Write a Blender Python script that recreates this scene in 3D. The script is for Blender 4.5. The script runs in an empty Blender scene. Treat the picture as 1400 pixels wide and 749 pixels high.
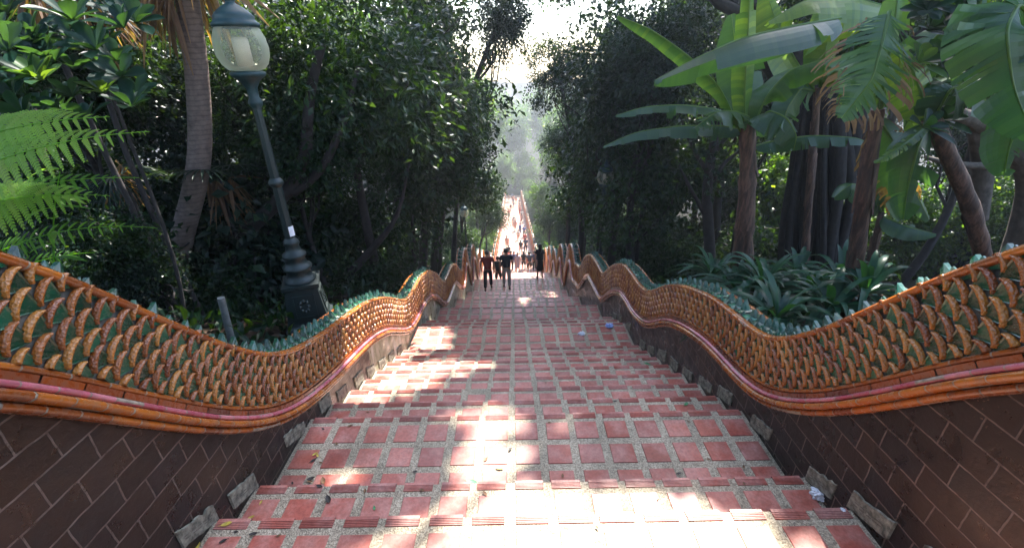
import bpy, math, random
import numpy as np
from mathutils import Matrix, Vector

random.seed(7)
rng = np.random.default_rng(11)
sc = bpy.context.scene
COL = sc.collection
R = math.radians
sin, cos, pi = math.sin, math.cos, math.pi

# ------------------------------------------------------------------ camera
F_PX, CX, CY = 600.0, 700.0, 374.5
PITCH, ROLL, YAW = R(25.5), R(1.4), R(0.4)
fwd0 = np.array([-sin(YAW) * cos(PITCH), cos(YAW) * cos(PITCH), -sin(PITCH)])
rt0 = np.array([cos(YAW), sin(YAW), 0.0])
up0 = np.cross(rt0, fwd0)
rt = rt0 * cos(ROLL) - up0 * sin(ROLL)
upv = rt0 * sin(ROLL) + up0 * cos(ROLL)
cam_d = bpy.data.cameras.new('camera')
cam = bpy.data.objects.new('camera', cam_d)
COL.objects.link(cam)
cam_d.sensor_width = 36.0
cam_d.lens = 36.0 * F_PX / 1400.0
cam_d.clip_start = 0.05
cam_d.clip_end = 2000
cam.matrix_world = Matrix(((rt[0], upv[0], -fwd0[0], 0), (rt[1], upv[1], -fwd0[1], 0),
                           (rt[2], upv[2], -fwd0[2], 0), (0, 0, 0, 1)))
sc.camera = cam


def at(u, v, D):
    """world point seen at photo pixel (u, v), D metres ahead"""
    r = fwd0 + rt * ((u - CX) / F_PX) - upv * ((v - CY) / F_PX)
    return r * (D / r[1])


XC = 0.07      # middle of the stairs
HW = 1.90      # half width

# ------------------------------------------------------------------ world, light
SUN_EL, SUN_AZ = R(54), R(22)          # azimuth measured from +Y towards +X
w = bpy.data.worlds.new('World')
sc.world = w
w.use_nodes = True
nt = w.node_tree
bg = nt.nodes['Background']
sky = nt.nodes.new('ShaderNodeTexSky')
sky.sky_type = 'NISHITA'
sky.sun_disc = False
sky.sun_elevation = SUN_EL
sky.sun_rotation = SUN_AZ
sky.air_density = 1.2
sky.dust_density = 1.2
nt.links.new(sky.outputs[0], bg.inputs[0])
bg.inputs[1].default_value = 0.15
sd = bpy.data.lights.new('sun', 'SUN')
sd.energy = 5.0
sd.angle = R(0.53)
sd.color = (1.0, 0.95, 0.87)
so = bpy.data.objects.new('sun', sd)
COL.objects.link(so)
SUNV = np.array([sin(SUN_AZ) * cos(SUN_EL), cos(SUN_AZ) * cos(SUN_EL), sin(SUN_EL)])
so.rotation_euler = Vector(SUNV).to_track_quat('Z', 'Y').to_euler()
sc.view_settings.view_transform = 'Standard'
sc.view_settings.look = 'None'
sc.view_settings.gamma = 1
sc.view_settings.exposure = 2.35
cy = sc.cycles
cy.max_bounces = 8
cy.diffuse_bounces = 4
cy.glossy_bounces = 3
cy.transmission_bounces = 6
cy.transparent_max_bounces = 8
cy.volume_bounces = 0
cy.caustics_reflective = False
cy.caustics_refractive = False
cy.use_denoising = True
cy.sample_clamp_indirect = 6

# ------------------------------------------------------------------ helpers
class MB:
    def __init__(s):
        s.v, s.t, s.q, s.tm, s.qm, s.tint, s.n = [], [], [], [], [], [], 0

    def add(s, v, tris=None, quads=None, mat=0, tint=0.5):
        v = np.asarray(v, dtype=np.float64).reshape(-1, 3)
        if tris is not None and len(tris):
            f = np.asarray(tris, dtype=np.int64).reshape(-1, 3) + s.n
            s.t.append(f); s.tm.append(np.full(len(f), mat))
        if quads is not None and len(quads):
            f = np.asarray(quads, dtype=np.int64).reshape(-1, 4) + s.n
            s.q.append(f); s.qm.append(np.full(len(f), mat))
        s.v.append(v)
        s.tint.append(np.broadcast_to(np.asarray(tint, dtype=np.float64), (len(v),)).copy())
        s.n += len(v)

    def inst(s, tv, tris, quads, M, O, mat=0, tint=None):
        """many copies of a template: M (n,3,3), O (n,3)"""
        n, k = len(O), len(tv)
        V = np.einsum('nij,kj->nki', M, tv) + O[:, None, :]
        off = (np.arange(n) * k)[:, None, None]
        T = (np.asarray(tris)[None] + off).reshape(-1, 3) if tris is not None and len(tris) else None
        Q = (np.asarray(quads)[None] + off).reshape(-1, 4) if quads is not None and len(quads) else None
        tn = np.repeat(tint if tint is not None else rng.random(n), k)
        s.add(V.reshape(-1, 3), T, Q, mat, tn)

    def grid(s, P, mat=0, tint=0.5, close=False):
        """P (a,b,3) -> quads"""
        P = np.asarray(P)
        a, b = P.shape[:2]
        i = np.arange(a - 1)[:, None]
        j = np.arange(b if close else b - 1)[None, :]
        j2 = (j + 1) % b
        q = np.stack([i * b + j, i * b + j2, (i + 1) * b + j2, (i + 1) * b + j], -1).reshape(-1, 4)
        s.add(P.reshape(-1, 3), None, q, mat, tint)

    def tube(s, pts, rad, n=8, mat=0, tint=0.5, cap=True):
        pts = np.asarray(pts, dtype=float)
        m = len(pts)
        rad = np.broadcast_to(np.asarray(rad, dtype=float), (m,))
        T = np.gradient(pts, axis=0)
        T /= np.linalg.norm(T, axis=1)[:, None] + 1e-9
        ref = np.array([0.0, 0.0, 1.0]) if abs(T[0][2]) < 0.9 else np.array([1.0, 0, 0])
        rings = []
        a = np.linspace(0, 2 * pi, n, endpoint=False)
        u = np.cross(T[0], ref); u /= np.linalg.norm(u)
        for k in range(m):
            u = u - T[k] * np.dot(u, T[k]); u /= np.linalg.norm(u) + 1e-9
            v2 = np.cross(T[k], u)
            rings.append(pts[k] + rad[k] * (np.cos(a)[:, None] * u + np.sin(a)[:, None] * v2))
        s.grid(np.array(rings), mat, tint, close=True)
        if cap:
            for ring in (rings[0][::-1], rings[-1]):
                c = ring.mean(0)
                s.add(np.vstack([ring, c]), [(i, (i + 1) % n, n) for i in range(n)], None, mat, tint)

    def box(s, x0, x1, y0, y1, z0, z1, mat=0, tint=0.5, bev=0.0):
        b = bev
        v = [(x0, y0, z0), (x1, y0, z0), (x1, y1, z0), (x0, y1, z0),
             (x0, y0, z1 - b), (x1, y0, z1 - b), (x1, y1, z1 - b), (x0, y1, z1 - b)]
        q = [(3, 2, 1, 0), (0, 1, 5, 4), (1, 2, 6, 5), (2, 3, 7, 6), (3, 0, 4, 7)]
        if b > 0:
            v += [(x0 + b, y0 + b, z1), (x1 - b, y0 + b, z1), (x1 - b, y1 - b, z1), (x0 + b, y1 - b, z1)]
            q += [(4, 5, 9, 8), (5, 6, 10, 9), (6, 7, 11, 10), (7, 4, 8, 11), (8, 9, 10, 11)]
        else:
            q += [(4, 5, 6, 7)]
        s.add(v, None, q, mat, tint)

    def lathe(s, prof, c=(0, 0, 0), n=20, mat=0, tint=0.5, phase=0.0, square=None):
        a = np.linspace(0, 2 * pi, n, endpoint=False) + phase
        P = []
        for r, z in prof:
            P.append(np.stack([c[0] + r * np.cos(a), c[1] + r * np.sin(a), np.full(n, c[2] + z)], -1))
        s.grid(np.array(P), mat, tint, close=True)

    def build(s, name, mats, parent=None, smooth=False, loc=None):
        V = np.concatenate(s.v)
        if loc is not None:
            V = V - np.asarray(loc)
        me = bpy.data.meshes.new(name)
        nt_ = sum(len(x) for x in s.t); nq = sum(len(x) for x in s.q)
        me.vertices.add(len(V)); me.vertices.foreach_set('co', V.astype(np.float32).ravel())
        idx = []
        if nt_: idx.append(np.concatenate(s.t).ravel())
        if nq: idx.append(np.concatenate(s.q).ravel())
        idx = np.concatenate(idx)
        me.loops.add(len(idx)); me.loops.foreach_set('vertex_index', idx.astype(np.int32))
        me.polygons.add(nt_ + nq)
        st = np.concatenate([np.arange(nt_) * 3, nt_ * 3 + np.arange(nq) * 4])
        me.polygons.foreach_set('loop_start', st.astype(np.int32))
        try:
            me.polygons.foreach_set('loop_total', np.concatenate([np.full(nt_, 3), np.full(nq, 4)]).astype(np.int32))
        except Exception:
            pass
        mi = np.concatenate(([np.concatenate(s.tm)] if nt_ else []) + ([np.concatenate(s.qm)] if nq else []))
        me.polygons.foreach_set('material_index', mi.astype(np.int32))
        me.update(calc_edges=True)
        me.polygons.foreach_set('use_smooth', np.full(nt_ + nq, bool(smooth)))
        at_ = me.attributes.new('tint', 'FLOAT', 'POINT')
        at_.data.foreach_set('value', np.concatenate(s.tint).astype(np.float32))
        for m in (mats if isinstance(mats, (list, tuple)) else [mats]):
            me.materials.append(m)
        o = bpy.data.objects.new(name, me)
        COL.objects.link(o)
        if parent is not None:
            o.parent = parent
        elif loc is not None:
            o.location = loc
        return o


def tag(o, label=None, cat=None, group=None, kind=None):
    if label: o['label'] = label
    if cat: o['category'] = cat
    if group: o['group'] = group
    if kind: o['kind'] = kind
    return o


def empty(name, loc, label, cat, group=None, rz=0.0):
    o = bpy.data.objects.new(name, None)
    COL.objects.link(o)
    o.empty_display_size = 0.2
    o.location = tuple(loc)
    o.rotation_euler = (0, 0, rz)
    return tag(o, label, cat, group)


def copy_tree(o, parent=None):
    c = o.copy()
    COL.objects.link(c)
    c.parent = parent
    for ch in list(o.children):
        copy_tree(ch, c)
    return c


def rot_from(zdir, spin):
    """n rotation matrices whose local Y = zdir, spun about it"""
    y = zdir / (np.linalg.norm(zdir, axis=1)[:, None] + 1e-9)
    ref = np.where(np.abs(y[:, 2:3]) > 0.95, np.array([[1.0, 0, 0]]), np.array([[0, 0, 1.0]]))
    x = np.cross(y, ref); x /= np.linalg.norm(x, axis=1)[:, None] + 1e-9
    z = np.cross(x, y)
    c, s_ = np.cos(spin)[:, None], np.sin(spin)[:, None]
    x2 = x * c + z * s_
    z2 = -x * s_ + z * c
    return np.stack([x2, y, z2], axis=2)


# ------------------------------------------------------------------ materials
def mat(name):
    m = bpy.data.materials.new(name)
    m.use_nodes = True
    N = m.node_tree.nodes
    L = m.node_tree.links
    return m, N, L, N['Principled BSDF'], N['Material Output']


def node(N, t, **kw):
    n = N.new(t)
    for k, v in kw.items():
        setattr(n, k, v)
    return n


def ramp(N, stops, interp='LINEAR'):
    r = N.new('ShaderNodeValToRGB')
    r.color_ramp.interpolation = interp
    el = r.color_ramp.elements
    while len(el) < len(stops):
        el.new(0.5)
    for e, (p, c) in zip(el, stops):
        e.position = p
        e.color = (c[0], c[1], c[2], 1)
    return r


def coords(N, L, scale=(1, 1, 1)):
    tc = N.new('ShaderNodeTexCoord')
    mp = N.new('ShaderNodeMapping')
    mp.inputs['Scale'].default_value = scale
    L.new(tc.outputs['Object'], mp.inputs[0])
    return mp.outputs[0]


def noise(N, L, vec, scale, detail=4, rough=0.6):
    n = N.new('ShaderNodeTexNoise')
    n.inputs['Scale'].default_value = scale
    n.inputs['Detail'].default_value = detail
    n.inputs['Roughness'].default_value = rough
    if vec is not None:
        L.new(vec, n.inputs['Vector'])
    return n


def mixc(N, L, fac, a, b, mode='MIX'):
    m = N.new('ShaderNodeMix')
    m.data_type = 'RGBA'
    m.blend_type = mode
    for sock, val in ((m.inputs[0], fac), (m.inputs[6], a), (m.inputs[7], b)):
        if isinstance(val, (int, float)):
            sock.default_value = val
        elif isinstance(val, (tuple, list)):
            sock.default_value = (*val[:3], 1)
        else:
            L.new(val, sock)
    return m.outputs[2]


def bump(N, L, h, strength, dist, bsdf):
    b = N.new('ShaderNodeBump')
    b.inputs['Strength'].default_value = strength
    b.inputs['Distance'].default_value = dist
    L.new(h, b.inputs['Height'])
    L.new(b.outputs[0], bsdf.inputs['Normal'])
    return b


def attr(N, name='tint'):
    a = N.new('ShaderNodeAttribute')
    a.attribute_name = name
    return a.outputs['Fac']


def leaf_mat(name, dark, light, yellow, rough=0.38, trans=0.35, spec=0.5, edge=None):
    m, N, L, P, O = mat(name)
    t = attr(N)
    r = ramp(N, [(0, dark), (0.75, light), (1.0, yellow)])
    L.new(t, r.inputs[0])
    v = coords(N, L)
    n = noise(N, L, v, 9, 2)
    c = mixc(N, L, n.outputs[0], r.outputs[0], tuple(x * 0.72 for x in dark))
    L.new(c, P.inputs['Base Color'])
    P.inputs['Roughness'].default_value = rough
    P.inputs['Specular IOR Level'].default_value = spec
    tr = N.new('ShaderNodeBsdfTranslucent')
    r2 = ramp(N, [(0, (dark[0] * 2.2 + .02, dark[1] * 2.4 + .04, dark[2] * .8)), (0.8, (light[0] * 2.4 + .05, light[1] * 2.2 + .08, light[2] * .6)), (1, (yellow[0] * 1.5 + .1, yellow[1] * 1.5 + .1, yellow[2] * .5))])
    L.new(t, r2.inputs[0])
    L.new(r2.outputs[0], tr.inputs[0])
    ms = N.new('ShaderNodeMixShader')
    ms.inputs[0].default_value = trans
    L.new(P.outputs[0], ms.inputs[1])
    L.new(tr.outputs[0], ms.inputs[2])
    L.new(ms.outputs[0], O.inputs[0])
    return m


def plain(name, col, rough=0.6, var=0.25, nscale=8, spec=0.5, metal=0.0, bumps=0.0, bdist=0.01, tinted=0.0):
    m, N, L, P, O = mat(name)
    v = coords(N, L)
    n = noise(N, L, v, nscale, 5)
    r = ramp(N, [(0.3, tuple(x * (1 - var) for x in col)), (0.7, tuple(min(1, x * (1 + var)) for x in col))])
    L.new(n.outputs[0], r.inputs[0])
    out = r.outputs[0]
    if tinted:
        tr = ramp(N, [(0, (1 - tinted,) * 3), (1, (1 + tinted * .6,) * 3)])
        L.new(attr(N), tr.inputs[0])
        out = mixc(N, L, 1.0, out, tr.outputs[0], 'MULTIPLY')
    L.new(out, P.inputs['Base Color'])
    P.inputs['Roughness'].default_value = rough
    P.inputs['Specular IOR Level'].default_value = spec
    P.inputs['Metallic'].default_value = metal
    if bumps:
        bump(N, L, n.outputs[0], bumps, bdist, P)
    return m


# red paver tile
def make_tile_mat(name, base, dusty):
    m, N, L, P, O = mat(name)
    v = coords(N, L)
    t = attr(N)
    r = ramp(N, [(0, tuple(x * .72 for x in base)), (.5, base), (1, (base[0] * 1.12, base[1] * 1.35, base[2] * 1.35))])
    L.new(t, r.inputs[0])
    n1 = noise(N, L, v, 5, 6, .65)
    rr = ramp(N, [(.42, (0, 0, 0)), (.75, (1, 1, 1))])
    L.new(n1.outputs[0], rr.inputs[0])
    c = mixc(N, L, rr.outputs[0], r.outputs[0], dusty)
    n2 = noise(N, L, v, 45, 6, .7)
    r2 = ramp(N, [(.35, (.7, .68, .66)), (.6, (1, 1, 1))])
    L.new(n2.outputs[0], r2.inputs[0])
    c = mixc(N, L, 1.0, c, r2.outputs[0], 'MULTIPLY')
    n9 = noise(N, L, v, 1.1, 5, .6)
    r9 = ramp(N, [(.32, (.66, .64, .63)), (.62, (1.06, 1.06, 1.06))]); L.new(n9.outputs[0], r9.inputs[0])
    c = mixc(N, L, 1.0, c, r9.outputs[0], 'MULTIPLY')
    L.new(c, P.inputs['Base Color'])
    r3 = ramp(N, [(.3, (.30,) * 3), (.7, (.55,) * 3)])
    L.new(n1.outputs[0], r3.inputs[0])
    L.new(r3.outputs[0], P.inputs['Roughness'])
    bump(N, L, n2.outputs[0], .25, .002, P)
    return m


M_TILE = make_tile_mat('red_paver', (.44, .105, .072), (.58, .29, .24))
M_NOSE = make_tile_mat('grooved_paver', (.46, .12, .085), (.60, .33, .28))

m, N, L, P, O = mat('washed_pebble_concrete')
v = coords(N, L)
vo = N.new('ShaderNodeTexVoronoi'); vo.inputs['Scale'].default_value = 130; L.new(v, vo.inputs['Vector'])
sx = N.new('ShaderNodeSeparateColor'); L.new(vo.outputs['Color'], sx.inputs[0])
r = ramp(N, [(0, (.22, .18, .13)), (.35, (.37, .30, .215)), (.7, (.50, .42, .31)), (1, (.64, .55, .42))])
L.new(sx.outputs[0], r.inputs[0])
n = noise(N, L, v, 2.2, 6, .65)
r2 = ramp(N, [(.3, (.52, .52, .48)), (.7, (1.05, 1.02, .98))]); L.new(n.outputs[0], r2.inputs[0])
L.new(mixc(N, L, 1.0, r.outputs[0], r2.outputs[0], 'MULTIPLY'), P.inputs['Base Color'])
P.inputs['Roughness'].default_value = .75
bump(N, L, vo.outputs['Distance'], .7, .004, P)
M_CONC = m


def wall_mat(name, plaster_from):
    """brown glazed wall tiles in running bond; beyond plaster_from metres mossy plaster"""
    m, N, L, P, O = mat(name)
    tc = N.new('ShaderNodeTexCoord')
    sp = N.new('ShaderNodeSeparateXYZ'); L.new(tc.outputs['Object'], sp.inputs[0])
    cb = N.new('ShaderNodeCombineXYZ')
    L.new(sp.outputs[1], cb.inputs[0]); L.new(sp.outputs[2], cb.inputs[1])
    nw = noise(N, L, tc.outputs['Object'], 5.5, 3, .6)
    va = N.new('ShaderNodeVectorMath'); va.operation = 'MULTIPLY_ADD'
    L.new(nw.outputs['Color'], va.inputs[0]); va.inputs[1].default_value = (.022, .022, 0); L.new(cb.outputs[0], va.inputs[2])
    br = N.new('ShaderNodeTexBrick')
    L.new(va.outputs[0], br.inputs['Vector'])
    br.inputs['Scale'].default_value = 1
    br.inputs['Brick Width'].default_value = .235
    br.inputs['Row Height'].default_value = .137
    br.inputs['Mortar Size'].default_value = .0042
    br.inputs['Mortar Smooth'].default_value = .15
    br.inputs['Color1'].default_value = (0, 0, 0, 1)
    br.inputs['Color2'].default_value = (1, 1, 1, 1)
    br.inputs['Mortar'].default_value = (.5, .5, .5, 1)
    r = ramp(N, [(0, (.008, .007, .007)), (.3, (.036, .023, .017)), (.5, (.018, .019, .024)), (.72, (.056, .031, .019)), (.85, (.030, .028, .027)), (1, (.013, .010, .009))])
    L.new(br.outputs[0], r.inputs[0])
    v = tc.outputs['Object']
    n = noise(N, L, v, 7, 7, .65)
    rn = ramp(N, [(.3, (.10, .10, .10)), (.7, (.62, .60, .57))]); L.new(n.outputs[0], rn.inputs[0])
    c = mixc(N, L, 1.0, r.outputs[0], rn.outputs[0], 'MULTIPLY')
    nj = noise(N, L, v, 14, 4, .7)
    rj = ramp(N, [(.3, (.045, .034, .028)), (.65, (.17, .13, .105))]); L.new(nj.outputs[0], rj.inputs[0])
    c = mixc(N, L, br.outputs['Fac'], c, rj.outputs[0])
    # lime and lichen spots
    n3 = noise(N, L, v, 38, 5, .7)
    n4 = noise(N, L, v, 1.3, 3, .6)
    mu = N.new('ShaderNodeMath'); mu.operation = 'MULTIPLY'
    L.new(n3.outputs[0], mu.inputs[0]); L.new(n4.outputs[0], mu.inputs[1])
    rs = ramp(N, [(.36, (0, 0, 0)), (.40, (1, 1, 1))]); L.new(mu.outputs[0], rs.inputs[0])
    c = mixc(N, L, rs.outputs[0], c, (.26, .17, .11))
    # mossy plaster
    mp = N.new('ShaderNodeMapping'); mp.inputs['Scale'].default_value = (1, 2.2, .5); L.new(v, mp.inputs[0])
    n5 = noise(N, L, mp.outputs[0], 3, 7, .65)
    pl = ramp(N, [(.3, (.045, .06, .03)), (.48, (.20, .22, .13)), (.62, (.42, .41, .34)), (.8, (.55, .53, .47))])
    L.new(n5.outputs[0], pl.inputs[0])
    ad = N.new('ShaderNodeMath'); ad.operation = 'ADD'; L.new(sp.outputs[1], ad.inputs[0])
    ns = N.new('ShaderNodeMath'); ns.operation = 'MULTIPLY'; L.new(n4.outputs[0], ns.inputs[0]); ns.inputs[1].default_value = 1.5
    L.new(ns.outputs[0], ad.inputs[1])
    gt = N.new('ShaderNodeMath'); gt.operation = 'GREATER_THAN'; gt.inputs[1].default_value = plaster_from + .75
    L.new(ad.outputs[0], gt.inputs[0])
    c = mixc(N, L, gt.outputs[0], c, pl.outputs[0])
    L.new(c, P.inputs['Base Color'])
    rr = N.new('ShaderNodeMapRange'); L.new(n.outputs[0], rr.inputs[0])
    rr.inputs[1].default_value = .3; rr.inputs[2].default_value = .7; rr.inputs[3].default_value = .16; rr.inputs[4].default_value = .55
    L.new(rr.outputs[0], P.inputs['Roughness'])
    sub = N.new('ShaderNodeMath'); sub.operation = 'SUBTRACT'; L.new(n.outputs[0], sub.inputs[0]); L.new(br.outputs['Fac'], sub.inputs[1])
    bump(N, L, sub.outputs[0], .8, .008, P)
    return m


M_WALL_L = wall_mat('left_wall_tiles', 4.3)
M_WALL_R = wall_mat('right_wall_tiles', 16.0)


def glaze(name, cols, rough=.16, grime=.45, bs=30):
    m, N, L, P, O = mat(name)
    v = coords(N, L)
    k = len(cols) - 1
    r = ramp(N, [(i / k, c) for i, c in enumerate(cols)])
    L.new(attr(N), r.inputs[0])
    n = noise(N, L, v, bs, 6, .7)
    rr = ramp(N, [(.44, (0, 0, 0)), (.72, (grime,) * 3)])
    L.new(n.outputs[0], rr.inputs[0])
    c = mixc(N, L, rr.outputs[0], r.outputs[0], (.16, .11, .075))
    L.new(c, P.inputs['Base Color'])
    r2 = ramp(N, [(.35, (rough,) * 3), (.75, (rough + .35,) * 3)])
    L.new(n.outputs[0], r2.inputs[0])
    L.new(r2.outputs[0], P.inputs['Roughness'])
    P.inputs['Coat Weight'].default_value = .35
    P.inputs['Coat Roughness'].default_value = .12
    bump(N, L, n.outputs[0], .35, .003, P)
    return m


M_OR = glaze('amber_glaze', [(.20, .042, .006), (.36, .092, .010), (.46, .135, .016), (.25, .055, .008)], rough=.12, grime=.6, bs=22)
M_RU = glaze('rust_glaze', [(.09, .014, .006), (.19, .034, .008), (.28, .060, .010), (.07, .012, .006)])
M_PK = glaze('pink_glaze', [(.40, .07, .11), (.52, .13, .17), (.60, .21, .24)], grime=.5, bs=22)
M_GR = glaze('green_glaze', [(.004, .036, .018), (.006, .075, .036), (.010, .13, .065)], rough=.10, grime=.35)
M_SC = glaze('amber_scale_rim', [(.20, .042, .006), (.35, .098, .011), (.50, .19, .028)], rough=.13, grime=.55, bs=110)
_m = M_SC; _N = _m.node_tree.nodes; _L = _m.node_tree.links
_v = coords(_N, _L)
_vo = _N.new('ShaderNodeTexVoronoi'); _vo.inputs['Scale'].default_value = 85; _L.new(_v, _vo.inputs['Vector'])
_b = bump(_N, _L, _vo.outputs['Distance'], .9, .006, _N['Principled BSDF'])
M_GT = plain('dark_grout', (.13, .11, .09), .85, .4, 30, bumps=.4)
M_MORT = plain('joint_mortar', (.30, .24, .18), .85, .4, 40, bumps=.3)
M_CRB = glaze('weathered_green_glaze', [(.003, .035, .017), (.005, .060, .030), (.02, .10, .065), (.004, .045, .022)], rough=.20, grime=.5)
M_PLAQ = plain('pale_cement', (.20, .185, .14), .85, .75, 22, bumps=.8, bdist=.006)
M_LITTER = plain('leaf_litter', (.045, .028, .018), .8, .5, 4, spec=.15, tinted=.5)
M_SOIL = plain('forest_soil', (.012, .010, .007), .95, .6, 3, spec=.05, bumps=.6, bdist=.05)
M_BARK = plain('grey_brown_bark', (.075, .058, .046), .85, .45, 14, bumps=.8, bdist=.015)
M_BARKD = plain('dark_bark', (.018, .013, .012), .9, .5, 10, bumps=.8, bdist=.02)
M_IRON = plain('green_painted_iron', (.004, .012, .012), .5, .35, 12, spec=.6, bumps=.2, bdist=.003)
M_IRON_FLARE = plain('flare_tinted_iron', (.010, .034, .040), .5, .35, 12)  # lantern iron, with the bluish lens flare put into its colour
M_STEEL = plain('galvanised_steel', (.20, .21, .21), .45, .3, 20, metal=.5)
M_DRY = leaf_mat('dry_palm_leaf', (.10, .05, .03), (.24, .13, .08), (.34, .21, .14), .6, .25, .25)
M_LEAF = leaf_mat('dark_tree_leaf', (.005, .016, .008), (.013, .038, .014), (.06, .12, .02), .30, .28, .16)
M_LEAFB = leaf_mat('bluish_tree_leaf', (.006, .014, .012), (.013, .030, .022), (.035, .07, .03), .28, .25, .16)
M_LEAFY = leaf_mat('sunny_tree_leaf', (.02, .05, .012), (.05, .11, .022), (.16, .22, .04), .42, .5)  # brighter leaf tone for sunlit crowns, sunlight put into the colour
M_FERN = leaf_mat('bright_fern', (.06, .16, .025), (.17, .33, .065), (.28, .42, .10), .5, .5, .3)
M_SHRUB = leaf_mat('broad_shrub_leaf', (.008, .028, .025), (.018, .055, .036), (.09, .19, .045), .35, .3, .2)
M_BAN = leaf_mat('banana_leaf', (.022, .062, .038), (.055, .13, .045), (.20, .31, .05), .33, .5, .6)
M_LILY = leaf_mat('strap_leaf', (.007, .042, .024), (.015, .085, .045), (.035, .13, .05), .38, .25, .35)


def banana_stem_mat():
    m, N, L, P, O = mat('banana_stem_sheath')
    v = coords(N, L, (9, 9, 1.3))
    n = noise(N, L, v, 2.2, 6, .7)
    r = ramp(N, [(.3, (.014, .007, .007)), (.48, (.065, .030, .020)), (.6, (.15, .075, .05)), (.75, (.05, .045, .02))])
    L.new(n.outputs[0], r.inputs[0])
    L.new(r.outputs[0], P.inputs['Base Color'])
    P.inputs['Roughness'].default_value = .7
    bump(N, L, n.outputs[0], .7, .02, P)
    return m


M_BSTEM = banana_stem_mat()

# ringed palm bark
m, N, L, P, O = mat('ringed_palm_bark')
v = coords(N, L)
wv = N.new('ShaderNodeTexWave'); wv.bands_direction = 'Z'; wv.inputs['Scale'].default_value = 5.0
wv.inputs['Distortion'].default_value = 3.0; wv.inputs['Detail'].default_value = 4; L.new(v, wv.inputs['Vector'])
n = noise(N, L, v, 12, 6)
r = ramp(N, [(.25, (.085, .058, .05)), (.7, (.20, .14, .12))]); L.new(n.outputs[0], r.inputs[0])
r2 = ramp(N, [(0, (.72, .7, .68)), (.3, (1, 1, 1))]); L.new(wv.outputs[0], r2.inputs[0])
L.new(mixc(N, L, 1.0, r.outputs[0], r2.outputs[0], 'MULTIPLY'), P.inputs['Base Color'])
P.inputs['Roughness'].default_value = .85
bump(N, L, wv.outputs[0], .2, .006, P)
M_PALM = m

# ------------------------------------------------------------------ stair profile
# list of treads: (y_start, y_end(nosing), z, tile rows)
treads = []
y, z = -3.0 + .12, -2.42 + .18 * 12
y = 1.74 - .385 * 12
for k in range(12):
    treads.append((y, y + .385, z, 1)); y += .385; z -= .18
z = -2.42
treads[-1] = (1.74 - .385, 1.74, z, 1)
for k in range(11):
    treads[k] = (treads[k][0], treads[k][1], -2.42 + .18 * (11 - k), 1)
y = 1.74
def T(d, dz, rows=None):
    global y, z
    z -= dz
    treads.append((y, y + d, z, rows if rows is not None else max(1, int(round((d - .12) / .262)))))
    y += d
T(.38, .185); T(.84, .18, 3); T(.39, .185)
for k in range(6): T(.41, .185, 1)
T(.98, .19, 3); T(.41, .185); T(.41, .185)
for k in range(2): T(.3, .2)
T(.95, .2, 3)
def flight(n, land, d=.3, r=.2):
    for _ in range(n - 1): T(d, r)
    T(land, r)
for n_, l_ in ((6, 1.25), (6, 1.35), (5, 2.0), (8, 2.0), (8, 1.5), (10, 2.4), (13, 1.4)): flight(n_, l_, .3, .21)
while y < 114:
    T(.3, .15); T(.3, .15); T(1.95, .165)
STAIR_END = y
ny = np.array([t[1] for t in treads]); nz = np.array([t[2] for t in treads])
_g = np.arange(-6, 130, .05)
_zl = np.interp(_g, ny, nz)
_k = np.exp(-.5 * (np.arange(-40, 41) * .05 / .8) ** 2); _k /= _k.sum()
_zs = np.convolve(np.pad(_zl, 40, mode='reflect', reflect_type='odd'), _k, 'valid')
def stair_z(D):
    return np.interp(D, _g, _zs)

# ------------------------------------------------------------------ stairs
mb = MB()
x0, x1 = XC - HW, XC + HW
for (ya, yb, zz, rows) in treads:
    tz = zz - .006
    # tread top, riser down to next
    mb.add([(x0, ya, tz), (x1, ya, tz), (x1, yb, tz), (x0, yb, tz), (x0, yb, tz - .24), (x1, yb, tz - .24)],
           None, [(0, 1, 2, 3), (3, 2, 5, 4)], 0)
    # grooved nosing tiles
    pitch = 3.8 / 15
    near = ya < 9
    off = rng.uniform(-.006, .006)
    for i in range(15):
        jx = rng.normal(0, .003)
        cx_ = x0 + (i + .5) * pitch + off + jx
        if ya < 4 and rng.random() < .03:
            continue
        hw_ = .098 + rng.normal(0, .002)
        tn = rng.random()
        if near:
            nr = 5
            dy = .052 / nr
            for g in range(nr):
                yy = yb - .052 + g * dy
                mb.box(cx_ - hw_, cx_ + hw_, yy, yy + dy * .70, tz - .03, tz + .007, 2, tn, .0015)
            mb.box(cx_ - hw_ + .001, cx_ + hw_ - .001, yb - .054, yb + .010, tz - .035, tz + .0025, 2, tn * .3)
            mb.box(cx_ - hw_ + .001, cx_ + hw_ - .001, yb - .010, yb + .012, tz - .034, tz + .0065, 2, tn)
        else:
            mb.box(cx_ - hw_, cx_ + hw_, yb - .055, yb + .008, tz - .03, tz + .006, 2, tn)
        # risers tile
        if yb > 30:
            continue
    # field tiles
    rp = .248
    for rr_ in range(rows):
        yc = yb - .052 - .045 - .093 - rr_ * rp
        if yc - .09 < ya - .02 and rr_ > 0:
            break
        d0, d1 = max(ya + .004, yc - .093), yc + .093
        if d1 - d0 < .05: continue
        for i in range(15):
            cx_ = x0 + (i + .5) * pitch + rng.normal(0, .003)
            a = rng.normal(0, .002)
            mb.box(cx_ - .093, cx_ + .093, d0 + a, d1 + a, tz - .02, tz + .006 + rng.normal(0, .0006), 1, rng.random(), .003)
stairs = tag(mb.build('stairs', [M_CONC, M_TILE, M_NOSE]), kind='structure')
stairs['label'] = 'long stairway of red square tiles set in pebbled concrete'

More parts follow.
